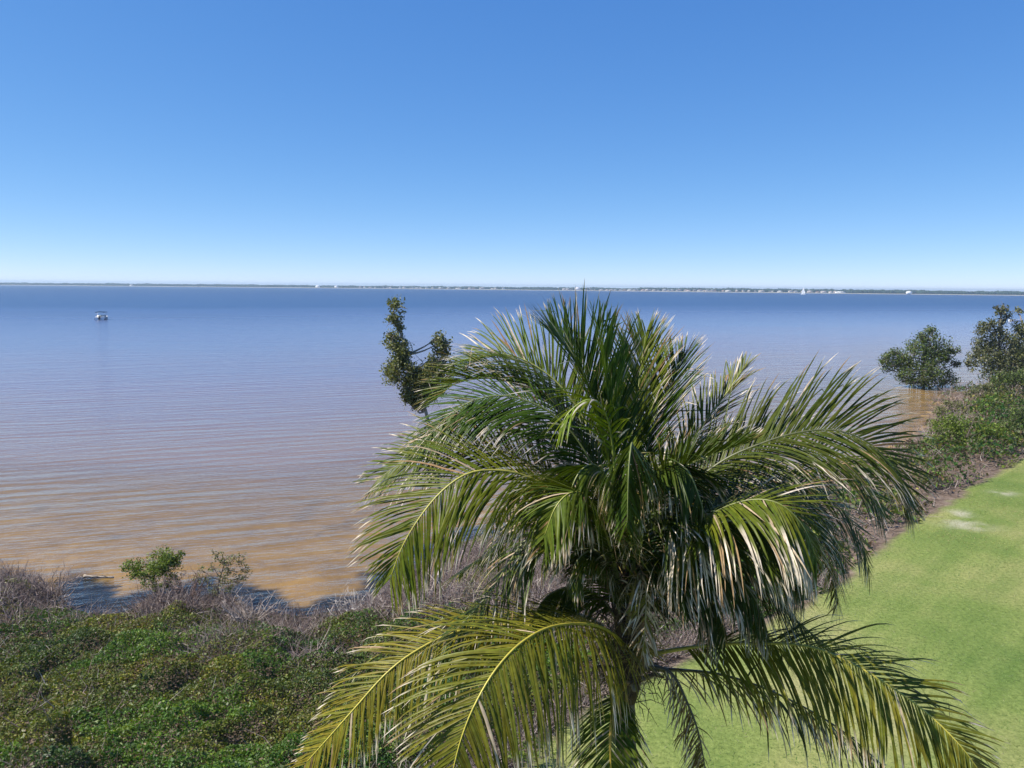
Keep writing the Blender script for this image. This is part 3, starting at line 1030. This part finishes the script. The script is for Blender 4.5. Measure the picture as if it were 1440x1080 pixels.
# dead shrubs: stems and twigs only
def dead_shrub(px, py, zb, w_px, h_px, label, seed, n_=26, tone=(.24, .19, .17)):
    q = G(px, py, zb)
    g = np.random.default_rng(seed)
    e = empty('dead_shrub', tuple(q), 0, label, 'dead shrub')
    w, hh = w_px / F0 * q[1], h_px / F0 * q[1]
    for i in range(n_):
        a = g.uniform(-.5, .5, 2) * w
        tip = np.array((a[0] * 1.5, a[1], hh * g.uniform(.5, 1.05)))
        root = np.array((a[0] * .4, a[1] * .4, -.1))
        b = MB()
        mid = (root + tip) / 2 + g.normal(size=3) * hh * .13
        ln = spline([root, mid, tip], 8)
        b.tube(ln, np.linspace(.02, .006, 8) * g.uniform(.6, 1.2), 4, np.array(tone) * g.uniform(.7, 1.4))
        for _ in range(6):
            p0 = ln[g.integers(2, 8)]
            d = g.normal(size=3) * hh * .2
            b.tube([p0, p0 + d * .5 + g.normal(size=3) * .03, p0 + d + np.array((0, 0, .08))], [.009, .007, .004], 3, np.array(tone) * g.uniform(.8, 1.5))
        b.build('stem', M_TWIG, e)
    return e


dead_shrub(72, 836, .3, 70, 36, 'purple grey leafless shrub at the water edge on the far left', 41, 30)
dead_shrub(226, 846, .4, 60, 30, 'grey twigs round the foot of the bright green young mangrove', 47, 24)
dead_shrub(262, 838, .3, 46, 36, 'bare brown stems between the two young mangroves', 42, 22, (.19, .13, .11))
dead_shrub(352, 868, .5, 60, 30, 'fallen grey branches at the left end of the dark channel', 43, 20, (.33, .28, .25))
dead_shrub(505, 866, .5, 56, 38, 'pale bare branches sticking up beside the channel near the palm', 44, 20, (.42, .38, .35))
dead_shrub(1352, 606, .4, 50, 30, 'grey leafless shrub by the water on the right shore', 45, 26, (.27, .23, .21))
dead_shrub(1250, 720, .7, 70, 36, 'dead brown stems at the lawn edge behind the right fronds', 46, 24, (.24, .19, .16))


def log(name, p0, p1, r0, r1, label, cat, tone, seed):
    g = np.random.default_rng(seed)
    p0, p1 = np.asarray(p0, float), np.asarray(p1, float)
    e = empty(name, tuple(p0), 0, label, cat)
    pts = spline([p0 * 0, (p1 - p0) * .5 + g.normal(size=3) * .06, p1 - p0], 12)
    b = MB()
    b.tube(pts, np.linspace(r0, r1, 12) * (1 + .12 * g.normal(size=12)), 8, tone)
    b.build('stem', M_BARK, e, smooth=True)
    for i in range(3):
        k = g.integers(3, 10)
        b = MB()
        d = g.normal(size=3) * np.array((.28, .28, .1)) + np.array((0, 0, .05))
        b.tube([pts[k], pts[k] + d * .6, pts[k] + d], [r1 * .5, r1 * .3, r1 * .12], 5, tone)
        b.build('branch_stub', M_BARK, e)
    return e


a_ = G(118, 810, .12)
c_ = G(160, 812, .02)
log('driftwood', a_, c_, .07, .035, 'pale driftwood log lying in the shallows at left', 'log', (.36, .30, .24), 51)
a_ = G(2, 818, .1)
c_ = G(16, 812, .18)
log('driftwood', a_, c_, .05, .03, 'short dark driftwood stick at the left edge of the water', 'log', (.12, .09, .08), 52)
a_ = G(594, 866, .8)
log('leaning_snag', a_, P(621, 800, a_[1] + .3), .085, .07, 'leaning grey dead trunk in the brush left of the palm', 'snag', (.34, .29, .27), 53)
a_ = G(646, 812, .7)
log('snag', a_, P(652, 774, a_[1]), .06, .04, 'thin upright dead stem in the brush behind the palm', 'snag', (.28, .22, .2), 54)

# pale stones in the brush
for i in range(11):
    px, py = 640 + rnd.uniform(-10, 45), 838 + rnd.uniform(-14, 14)
    q = G(px, py, .95)
    g = np.random.default_rng(600 + i)
    s_ = g.uniform(.10, .22)
    V = ICO * (1 + .18 * g.normal(size=(12, 1))) * s_ * np.array((1.2, 1.0, .7))
    mesh_np('stone', V, ICF, M_ROCK, cols=np.tile(np.array((.52, .47, .46)) * g.uniform(.7, 1.15), (12, 1)), label='pale stone among the twigs left of the palm', cat='stone', group='pale stones in the brush').location = tuple(q + np.array((0, 0, .05)))

# ------------------------------------------------------------------ the coconut palm
PX, PY = P(880, 930, 10.0)[0], 10.0
palm = empty('coconut_palm', (PX, PY, 1.0), 0, 'large coconut palm with arching fronds in the foreground', 'palm tree')
PB = np.array((PX, PY, 1.0))
zc = P(880, 960, 10.0)[2]
# trunk with leaf scars
b = MB()
tz = np.linspace(0, zc - 1.0 + .3, 110)
tp = np.stack([.10 * np.sin(tz * .5) - .10 * math.sin((zc - 1) * .5) + 0 * tz, .05 * np.cos(tz * .4) - .05 * math.cos((zc - 1) * .4), tz], 1)
rr = np.interp(tz, [0, .4, 1.2, zc], [.27, .20, .155, .115]) * (1 + .07 * ((np.arange(110) % 3) == 0) + .02 * rng.normal(size=110))
b.tube(tp, rr, 14, np.array([(.20, .17, .145)]) * np.where((np.arange(110) % 3) == 0, .62, 1.0)[:, None])
b.build('trunk', M_BARK, palm, smooth=True)
# crown shaft: the tight core of leaf bases
b = MB()
core = [P(880, 985, 10.0) - PB, P(884, 930, 10.0) - PB, P(882, 860, 10.0) - PB, P(878, 760, 10.0) - PB, P(872, 660, 10.0) - PB]
b.tube(spline(core, 16), np.interp(np.linspace(0, 1, 16), [0, .2, .5, 1], [.15, .22, .18, .05]) * (1 + .1 * rng.normal(size=16)), 10, (.075, .055, .038))
b.build('crown_core', M_BARK, palm, smooth=True)

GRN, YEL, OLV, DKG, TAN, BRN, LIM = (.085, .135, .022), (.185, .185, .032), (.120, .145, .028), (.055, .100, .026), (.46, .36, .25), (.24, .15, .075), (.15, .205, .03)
LEAF = []     # every leaflet: (frond index, V, colours)
FRONDS = []
NS = 8


def frond(pts, L=1.0, n_=58, t0=.22, lift=22., droop=.5, col=GRN, dry=.10, dead=0.0, rach=(.22, .22, .05), w=.042, a0=68., a1=24., label=None, tipbend=.3, mess=.05, r0=.034, world=False, roll=0., top=None, low=None):
    """pts: rachis from the crown to the tip as (px, py, depth). lift: V angle of the leaflets. droop: how they bend down."""
    W = np.array(pts) if world else np.array([P(*p) for p in pts])
    n_, w, L, a0, a1 = int(n_ * 1.8), w * .78, L * 1.27, a0 - 13, a1 + 8
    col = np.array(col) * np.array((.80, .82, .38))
    cv = spline(W, 90)
    T = np.gradient(cv, axis=0)
    T /= np.linalg.norm(T, axis=1)[:, None]
    idx = len(FRONDS)
    b = MB()
    t = np.linspace(0, 1, 90)
    rad = np.interp(t, [0, .06, .2, 1], [r0 * 1.9, r0 * 1.25, r0 * .8, .005])
    rc = np.array(rach)[None] * (1 + .15 * np.sin(t * 9))[:, None] * np.interp(t, [0, .15, .3], [.65, .85, 1])[:, None]
    b.tube(cv[::2] - PB, rad[::2], 6, rc[::2], flat=.75)
    fo = b.build('frond', M_RACH, palm, smooth=True, label=label)
    FRONDS.append(fo)
    U = np.zeros_like(T)
    prev = np.array((0, 0, 1.))
    for i in range(90):
        u = np.array((0, 0, 1.)) - T[i][2] * T[i]
        nu = np.linalg.norm(u)
        u = u / nu if nu > .12 else prev - (prev @ T[i]) * T[i]
        u /= np.linalg.norm(u)
        prev = u
        U[i] = u
    # ease sudden flips
    for _ in range(6):
        U[1:-1] = (U[:-2] + U[1:-1] + U[2:]) / 3
    U -= (U * T).sum(1)[:, None] * T
    U /= np.linalg.norm(U, axis=1)[:, None]
    Sd = np.cross(T, U)
    for sgn in (-1, 1):
        lf = top if (sgn < 0 and top is not None) else (low if (sgn > 0 and low is not None) else lift)
        for j in range(n_):
            tt = t0 + (1 - t0) * (j + .5 + rnd.uniform(-.22, .22)) / n_
            tt = min(max(tt, 0), .999)
            if rnd.random() < mess * .45:
                continue
            i = int(tt * 89)
            f = tt * 89 - i
            p = cv[i] * (1 - f) + cv[min(i + 1, 89)] * f
            u_ = (tt - t0) / (1 - t0)
            prof = np.interp(u_, [0, .12, .4, .7, 1], [.62, .88, 1.0, .82, .34])
            ln = L * prof * rnd.uniform(.86, 1.1)
            an = R(np.interp(u_, [0, .5, 1], [a0, (a0 + a1) / 2 + 8, a1]) + rnd.gauss(0, 2.2 + 22 * mess))
            v = R(lf + sgn * roll * (.45 + .55 * u_) + rnd.gauss(0, 3 + 45 * mess))
            d = math.cos(an) * T[i] + math.sin(an) * (math.cos(v) * sgn * Sd[i] + math.sin(v) * U[i])
            wv_ = T[i] - (T[i] @ d) * d
            wv_ /= np.linalg.norm(wv_)
            tw = rnd.gauss(0, .10 + .7 * mess)
            dr = droop * rnd.uniform(.6, 1.4) * (.55 if v > R(12) else 1.25)
            kink = rnd.random() < .06 + .3 * mess
            kj = rnd.randint(2, NS - 1)
            wd = w * rnd.uniform(.8, 1.15) * (.75 + .25 * prof)
            dd = .62 * dry * rnd.uniform(.2, 1.9) + (rnd.random() < mess * .5) * rnd.uniform(.2, .6)
            if dry >= .1 and rnd.random() < .4:
                dd = max(dd, .13)
            isdead = rnd.random() < dead
            cb = np.array(TAN if rnd.random() < .6 else BRN) * rnd.uniform(.7, 1.2) if isdead else np.array(col) * rnd.uniform(.78, 1.22) * np.array((rnd.uniform(.9, 1.15), 1, rnd.uniform(.8, 1.2)))
            tipc = np.array((.60, .52, .43)) * rnd.uniform(.75, 1.2) if rnd.random() < .75 else np.array((.30, .20, .11))
            V, C = [], []
            ds = ln / NS
            q = p.copy()
            for s_ in range(NS + 1):
                x_ = s_ / NS
                nrm = np.cross(d, wv_)
                ca, sa = math.cos(tw * x_), math.sin(tw * x_)
                ww = wv_ * ca + nrm * sa
                nn = nrm * ca - wv_ * sa
                hw = wd * .5 * np.interp(x_, [0, .12, .35, .75, .92, 1], [.45, .9, 1., .66, .40, .05])
                V += [q - ww * hw + nn * hw * .35, q, q + ww * hw + nn * hw * .35]
                cx = cb * np.interp(x_, [0, .15, 1], [1.1, 1, 1.0]) if x_ < 1 - dd else (tipc if not isdead else cb)
                C += [cx, cx * 1.08, cx]
                g_ = dr * ds * (.35 + 1.3 * x_) + (tipbend * rnd.uniform(0, 1) * .35 if x_ > .72 else 0)
                d = d + np.array((0, 0, -1.)) * g_ + np.array((rnd.gauss(0, 1), rnd.gauss(0, 1), rnd.gauss(0, 1))) * .025
                if kink and s_ == kj:
                    d = d + np.array((rnd.gauss(0, .35), rnd.gauss(0, .35), -.7))
                d /= np.linalg.norm(d)
                wv_ = wv_ - (wv_ @ d) * d
                wv_ /= np.linalg.norm(wv_)
                q = q + d * ds
            LEAF.append((idx, np.array(V) - PB, np.array(C)))
    return fo


YR = (.42, .36, .05)
B0 = (884, 925, 10.0)
# --- lower ring
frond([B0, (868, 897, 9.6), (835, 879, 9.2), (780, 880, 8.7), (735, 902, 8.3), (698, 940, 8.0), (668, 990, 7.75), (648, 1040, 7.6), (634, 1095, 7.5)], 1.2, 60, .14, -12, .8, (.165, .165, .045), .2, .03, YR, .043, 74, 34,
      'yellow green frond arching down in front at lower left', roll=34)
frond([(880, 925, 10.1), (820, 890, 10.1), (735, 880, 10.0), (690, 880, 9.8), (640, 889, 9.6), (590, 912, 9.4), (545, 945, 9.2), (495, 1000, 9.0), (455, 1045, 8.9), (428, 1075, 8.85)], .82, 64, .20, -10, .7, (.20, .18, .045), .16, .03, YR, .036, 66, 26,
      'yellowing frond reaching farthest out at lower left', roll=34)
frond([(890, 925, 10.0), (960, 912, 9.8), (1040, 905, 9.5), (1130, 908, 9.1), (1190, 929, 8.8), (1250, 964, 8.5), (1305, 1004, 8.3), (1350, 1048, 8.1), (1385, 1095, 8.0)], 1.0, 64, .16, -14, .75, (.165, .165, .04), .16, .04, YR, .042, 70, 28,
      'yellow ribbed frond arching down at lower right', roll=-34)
frond([(888, 940, 10.1), (950, 942, 10.3), (1010, 948, 10.4), (1070, 966, 10.4), (1130, 994, 10.4), (1185, 1028, 10.3), (1240, 1075, 10.2), (1270, 1110, 10.2)], .75, 50, .15, -25, 1.0, (.085, .095, .028), .25, .22, (.10, .09, .035), .036, 66, 30,
      'older browning frond below the yellow one at lower right', mess=.3)
frond([(888, 950, 9.9), (918, 938, 9.8), (945, 948, 9.7), (965, 985, 9.6), (982, 1030, 9.5), (992, 1085, 9.4), (994, 1120, 9.35)], .42, 46, .2, -35, 1.4, (.15, .12, .06), .4, .55, (.07, .06, .04), .026, 66, 40,
      'old drying frond hanging beside the trunk', mess=.45)
frond([(876, 965, 9.9), (866, 985, 9.5), (860, 1015, 9.2), (858, 1050, 9.0), (860, 1100, 8.9)], .62, 40, .2, -5, .8, (.10, .14, .03), .15, .05, (.58, .36, .04), .03, 60, 30,
      'short frond with orange yellow stalk hanging in front of the trunk', r0=.04)
# --- middle left
frond([(876, 860, 10), (840, 770, 9.9), (790, 700, 9.7), (735, 668, 9.5), (690, 661, 9.4), (655, 667, 9.3), (622, 690, 9.2), (592, 725, 9.1), (566, 768, 9.0), (548, 815, 9.0)], 1.12, 62, .26, -8, .65, OLV, .13, .03, (.36, .33, .06), .038, 66, 26,
      'olive frond arching over to the left above the brush', roll=48)
frond([(876, 820, 10.2), (820, 720, 10.5), (750, 655, 10.8), (680, 628, 11.0), (620, 630, 11.1), (570, 648, 11.2), (530, 675, 11.2)], 1.0, 52, .28, 5, .45, (.105, .135, .03), .16, .05, (.24, .24, .06), .036, 60, 22, roll=35)
frond([(872, 780, 10.0), (830, 650, 10.2), (780, 585, 10.3), (720, 558, 10.4), (670, 562, 10.4), (630, 585, 10.4), (602, 618, 10.3)], 1.0, 58, .26, -5, .6, DKG, .10, .03, (.15, .18, .05), .038, 64, 26, roll=30)
frond([(872, 770, 10.3), (835, 620, 10.8), (790, 545, 11.2), (735, 505, 11.5), (690, 500, 11.7), (655, 515, 11.8)], 1.1, 54, .26, 18, .3, (.10, .145, .035), .14, .03, (.22, .24, .06), .036, 60, 22, roll=25)
frond([(872, 760, 10.1), (855, 640, 10.2), (835, 560, 10.3), (815, 515, 10.4), (795, 485, 10.5), (778, 468, 10.6)], 1.15, 50, .26, 28, .10, DKG, .10, .0, (.14, .18, .05), .038, 52, 16,
      'upright frond with long stiff leaflets at upper left', roll=15)
# --- top
frond([(873, 740, 10.0), (862, 640, 10.0), (855, 560, 10.05), (848, 500, 10.1), (840, 455, 10.2)], .75, 34, .3, 30, .05, (.10, .17, .035), .06, .0, (.16, .22, .05), .03, 30, 10, 'young upright spear at the centre of the crown')
frond([(878, 740, 10.3), (886, 640, 10.6), (895, 570, 10.8), (902, 510, 11.0), (908, 470, 11.1)], .85, 48, .3, 28, .12, (.13, .17, .045), .20, .05, (.2, .22, .06), .034, 48, 12, 'upright frond with whitened tips at the top of the crown')
frond([(882, 750, 10.2), (905, 650, 10.5), (925, 585, 10.7), (945, 535, 10.9), (962, 500, 11.0)], .85, 46, .3, 25, .12, DKG, .16, .04, (.2, .22, .06), .036, 54, 18)
frond([(884, 770, 10.2), (930, 680, 10.6), (975, 615, 10.9), (1015, 562, 11.1), (1046, 518, 11.2)], .7, 44, .3, 18, .25, (.13, .155, .04), .2, .12, (.3, .3, .07), .036, 50, 16, mess=.2)
frond([(884, 790, 9.8), (905, 720, 9.5), (945, 668, 9.3), (1000, 640, 9.15), (1055, 622, 9.1)], .6, 42, .28, 34, .25, (.05, .075, .022), .10, .03, (.22, .24, .05), .034, 60, 24)
# bright young leaflets hanging in front of the bud
frond([(868, 720, 9.8), (862, 630, 9.6), (850, 578, 9.4), (828, 562, 9.25), (800, 580, 9.15), (785, 610, 9.1)], .55, 11, .35, -15, .8, LIM, .05, .0, (.22, .26, .05), .045, 50, 15)
# --- right
frond([(888, 800, 10.0), (945, 710, 10.0), (1010, 652, 9.9), (1075, 622, 9.8), (1130, 607, 9.75), (1180, 606, 9.7), (1225, 625, 9.7), (1258, 662, 9.7), (1275, 705, 9.7)], 1.12, 60, .30, 14, .55, (.075, .095, .030), .14, .01, (.10, .11, .04), .036, 60, 22,
      'large dark frond fanning out at upper right', roll=-48)
frond([(888, 810, 10.3), (960, 720, 10.8), (1050, 676, 11.2), (1120, 678, 11.3), (1175, 708, 11.4), (1208, 752, 11.4), (1222, 800, 11.4)], .9, 50, .26, -5, .6, (.07, .095, .03), .15, .06, (.14, .15, .05), .038, 62, 26, roll=-35)
frond([(888, 850, 9.9), (925, 800, 9.6), (965, 750, 9.3), (1010, 718, 9.0), (1055, 703, 8.8), (1095, 708, 8.6), (1128, 738, 8.5), (1148, 785, 8.45)], 1.1, 58, .22, -10, .85, (.115, .145, .034), .5, .03, (.17, .19, .05), .042, 68, 30,
      'arching frond with sun-bleached drooping leaflets right of centre', roll=-22)
frond([(888, 850, 10.2), (960, 790, 10.6), (1050, 740, 10.9), (1120, 745, 11.0), (1165, 790, 11.1), (1180, 850, 11.1)], .8, 46, .24, -20, .9, (.10, .11, .035), .55, .2, (.16, .15, .05), .036, 62, 30, mess=.2)
frond([(886, 870, 10.4), (950, 830, 11.0), (1030, 810, 11.5), (1090, 830, 11.8), (1125, 880, 11.9)], .7, 40, .24, -15, .9, (.075, .095, .03), .2, .15, (.13, .13, .05), .036, 62, 30, mess=.25)
# --- towards the viewer and left of centre
frond([(874, 840, 9.8), (856, 760, 9.4), (832, 705, 9.1), (806, 692, 8.9), (782, 712, 8.75), (765, 755, 8.7)], .85, 56, .24, -10, .9, (.10, .135, .035), .12, .05, (.28, .28, .06), .04, 66, 28,
      'drooping green frond facing the viewer left of centre', roll=20)
frond([(874, 860, 9.9), (845, 790, 9.6), (805, 750, 9.6), (765, 752, 9.6), (735, 780, 9.55), (715, 820, 9.55)], .75, 50, .22, -15, .9, (.12, .14, .035), .18, .10, (.30, .27, .06), .038, 66, 30, mess=.2)
frond([(880, 800, 9.7), (886, 690, 9.2), (890, 635, 8.8), (888, 625, 8.4), (884, 665, 8.15), (882, 740, 8.05)], .72, 50, .26, -50, 1.6, (.06, .095, .028), .10, .03, (.15, .17, .05), .036, 62, 28,
      'dark frond arching straight toward the viewer at the centre')
frond([(882, 840, 9.8), (900, 760, 9.3), (930, 720, 9.2), (950, 728, 9.05), (960, 765, 8.95), (962, 810, 8.9)], .72, 46, .26, -20, .9, (.05, .075, .025), .15, .03, (.12, .13, .04), .036, 62, 30, mess=.08)
frond([(882, 890, 9.8), (888, 840, 9.5), (900, 805, 9.3), (908, 820, 9.15), (908, 870, 9.05), (903, 925, 9.0)], .42, 34, .3, -30, 1.3, (.20, .18, .06), .6, .5, (.2, .17, .07), .03, 50, 22, 'small dried tan frond hanging over the crown base', mess=.4)
# --- more of the upper left fan and the dense middle of the crown
frond([(872, 770, 10.4), (832, 640, 10.9), (775, 568, 11.2), (705, 534, 11.4), (645, 538, 11.5), (615, 560, 11.5)], 1.0, 54, .26, 28, .3, (.10, .135, .035), .14, .03, (.22, .23, .06), .036, 60, 22)
frond([(870, 800, 10.2), (800, 650, 10.6), (735, 590, 10.8), (670, 580, 10.9), (615, 605, 10.9), (585, 650, 10.8)], 1.05, 54, .26, 5, .5, (.09, .125, .032), .12, .03, (.2, .22, .06), .036, 62, 24)
for az, z0, reach, rise, drop, cc in ((200, 1.55, 2.5, .9, -.6, (.07, .10, .028)), 
                               (350, 1.3, 2.7, .7, -.7, (.07, .09, .028)), (20, 1.4, 2.8, .9, -.5, (.07, .10, .03)), (60, 1.5, 2.6, 1.2, -.1, (.08, .11, .03)), (110, 1.5, 2.6, 1.2, -.1, (.08, .11, .03)),
                               (150, 1.4, 2.7, 1.0, -.4, (.08, .11, .03)), (8, 1.1, 2.3, .6, -.9, (.08, .09, .03))):
    ca, sa = math.cos(R(az)), math.sin(R(az))
    zb = zc + z0
    frond([(PX, PY, zb - .5)] + [(PX + ca * reach * u, PY + sa * reach * u, zb + rise * math.sin(math.pi * min(1, u * 1.15) ) + drop * u * u) for u in (.18, .38, .58, .78, 1.0)],
          .85, 42, .22, -8, .7, cc, .15, .06, (.16, .17, .05), .038, 64, 26, mess=.12, world=True)
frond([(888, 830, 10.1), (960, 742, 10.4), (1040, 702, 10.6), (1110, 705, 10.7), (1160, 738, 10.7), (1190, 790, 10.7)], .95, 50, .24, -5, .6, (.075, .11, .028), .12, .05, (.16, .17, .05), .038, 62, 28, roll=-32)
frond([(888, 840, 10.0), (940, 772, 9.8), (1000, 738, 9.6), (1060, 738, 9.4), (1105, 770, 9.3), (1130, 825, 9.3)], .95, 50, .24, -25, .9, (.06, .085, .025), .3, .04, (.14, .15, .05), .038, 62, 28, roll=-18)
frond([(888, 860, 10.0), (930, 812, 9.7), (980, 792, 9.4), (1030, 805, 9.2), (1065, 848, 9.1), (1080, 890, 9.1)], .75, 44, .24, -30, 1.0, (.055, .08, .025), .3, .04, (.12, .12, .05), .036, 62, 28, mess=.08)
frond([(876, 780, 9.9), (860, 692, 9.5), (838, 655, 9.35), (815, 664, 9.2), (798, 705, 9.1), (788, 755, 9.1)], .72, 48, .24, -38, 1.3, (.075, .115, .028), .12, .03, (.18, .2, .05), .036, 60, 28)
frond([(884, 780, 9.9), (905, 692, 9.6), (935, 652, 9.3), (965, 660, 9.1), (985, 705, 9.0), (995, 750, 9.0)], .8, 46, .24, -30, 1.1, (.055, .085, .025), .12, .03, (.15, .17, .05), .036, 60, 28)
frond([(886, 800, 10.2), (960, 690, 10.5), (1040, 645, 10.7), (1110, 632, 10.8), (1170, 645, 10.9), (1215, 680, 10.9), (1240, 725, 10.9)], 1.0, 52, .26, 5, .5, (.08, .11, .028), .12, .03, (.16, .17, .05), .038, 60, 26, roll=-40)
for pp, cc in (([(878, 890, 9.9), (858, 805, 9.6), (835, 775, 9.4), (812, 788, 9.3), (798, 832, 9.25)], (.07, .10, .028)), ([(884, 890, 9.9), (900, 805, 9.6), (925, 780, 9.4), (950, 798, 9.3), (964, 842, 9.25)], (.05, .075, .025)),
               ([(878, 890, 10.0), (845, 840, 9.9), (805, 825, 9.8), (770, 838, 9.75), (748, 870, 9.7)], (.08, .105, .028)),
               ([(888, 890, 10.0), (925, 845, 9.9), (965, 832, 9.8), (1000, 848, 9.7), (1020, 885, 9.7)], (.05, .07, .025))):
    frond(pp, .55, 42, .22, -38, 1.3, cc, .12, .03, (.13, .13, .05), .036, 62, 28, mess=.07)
# --- behind
frond([(872, 800, 10.3), (840, 720, 11.0), (790, 680, 11.8), (730, 690, 12.4), (690, 740, 12.7)], .9, 44, .24, -5, .6, (.07, .10, .03), .12, .05, (.16, .18, .05), .038, 64, 28)
frond([(880, 790, 10.4), (900, 690, 11.3), (930, 640, 12.2), (970, 640, 13.0), (1000, 680, 13.5)], 1.0, 46, .24, 0, .5, (.07, .10, .03), .12, .03, (.16, .18, .05), .038, 64, 28)
frond([(872, 900, 10.2), (830, 870, 10.6), (790, 862, 11.0), (750, 872, 11.4), (720, 895, 11.6)], .55, 40, .22, 12, .5, (.20, .13, .05), .3, .5, (.25, .18, .06), .03, 60, 28, 'withered orange brown frond behind the lower left fronds', mess=.25)
frond([(884, 860, 10.1), (905, 810, 9.8), (945, 790, 9.5), (985, 805, 9.3), (1010, 850, 9.2), (1020, 900, 9.15)], .8, 46, .22, -25, 1.0, (.045, .065, .024), .2, .06, (.10, .10, .04), .036, 62, 30, mess=.12)

# the three hundred leaflets that show largest are parts of their own, the rest one mass per frond
i_ = np.arange(NS)[:, None] * 3
LF = np.concatenate([i_ + np.array([[0, 1, 4, 3]]), i_ + np.array([[1, 2, 5, 4]])])
size = []
for fi, V, C in LEAF:
    q = proj(V[1::3] + PB)
    ok = ((q[:, 0] > 0) & (q[:, 0] < W0) & (q[:, 1] > 0) & (q[:, 1] < H0)).mean()
    dist = np.linalg.norm(V[10] + PB - CP)
    size.append(np.linalg.norm(np.diff(q, axis=0), axis=1).sum() * ok * (9.5 / dist) ** 2)
order = np.argsort(size)[::-1]
single = set(order[:300].tolist())
rest = {}
for j, (fi, V, C) in enumerate(LEAF):
    if j in single:
        mesh_np('leaflet', V, LF, M_PALM, FRONDS[fi], cols=C, smooth=True)
    else:
        rest.setdefault(fi, []).append((V, C))
nv = 3 * (NS + 1)
for fi, lst in rest.items():
    V = np.vstack([a for a, _ in lst])
    C = np.vstack([c_ for _, c_ in lst])
    Fq = (LF[None] + np.arange(len(lst))[:, None, None] * nv).reshape(-1, 4)
    mesh_np('leaflets', V, Fq, M_PALM, FRONDS[fi], cols=C, smooth=True, kind='stuff')

# stubs of old leaf bases round the top of the trunk
for k_ in range(12):
    az = k_ * 2.4
    ca, sa = math.cos(az), math.sin(az)
    z0 = zc - 1.0 - .05 + .035 * k_
    ln = rnd.uniform(.22, .42)
    base = np.array((ca * .10, sa * .10, z0))
    b = MB()
    b.tube([base, base + np.array((ca * .10, sa * .10, .10)), base + np.array((ca * ln * .7, sa * ln * .7, .17)), base + np.array((ca * ln, sa * ln, .17 - .05 * rnd.random()))],
           [.085, .06, .04, .03], 7, np.array(rnd.choice([(.17, .12, .07), (.24, .18, .10), (.12, .085, .055)])), flat=.55)
    b.build('leaf_stub', M_BARK, palm, smooth=True)
# fibre and flower strands round the leaf bases
b = MB()
for i in range(520):
    t = rnd.random()
    cpx = P(882 + rnd.gauss(0, 24), 975 - 190 * t + rnd.gauss(0, 14), 10.0 - rnd.uniform(-.25, .42)) - PB
    d = np.array((rnd.gauss(0, 1), rnd.gauss(-.3, .8), rnd.gauss(-.25, .8)))
    d = d / np.linalg.norm(d) * rnd.uniform(.12, .5)
    tone = np.array(rnd.choice([(.10, .065, .04), (.17, .12, .07), (.28, .21, .13), (.06, .04, .03), (.22, .17, .06)])) * rnd.uniform(.7, 1.2)
    b.tube([cpx, cpx + d * .5 + np.array((0, 0, .03)), cpx + d + np.array((0, 0, -.08))], [.009, .007, .003], 3, tone, cap=False)
b.build('leaf_fibre', M_TWIG, palm, kind='stuff')
for k_ in range(3):
    b = MB()
    p0 = P(890 + 6 * k_, 925 - 8 * k_, 9.75) - PB
    for i in range(26):
        d = np.array((rnd.gauss(.25, .5), rnd.gauss(-.4, .3), rnd.gauss(.25, .35)))
        d = d / np.linalg.norm(d) * rnd.uniform(.2, .45)
        b.tube([p0, p0 + d * .6, p0 + d + np.array((0, 0, -.07))], [.008, .006, .003], 4, np.array((.36, .28, .07)) * rnd.uniform(.6, 1.2))
    b.build('flower_stalk', M_TWIG, palm)

# ------------------------------------------------------------------ the air over the bay
b = MB()
b.box(-5800, 5800, -600, 5900, -8, 21)
hz = b.build('haze', M_ROCK, kind='stuff', label='thin pale haze over the whole bay')
m, n, l = mat_new('haze')
pv = n.new('ShaderNodeVolumePrincipled')
pv.inputs['Color'].default_value = (.60, .79, 1.0, 1)
pv.inputs['Density'].default_value = .00018
pv.inputs['Anisotropy'].default_value = .2
o = n.new('ShaderNodeOutputMaterial')
l.new(pv.outputs[0], o.inputs['Volume'])
hz.data.materials.clear()
hz.data.materials.append(m)

bpy.context.view_layer.update()
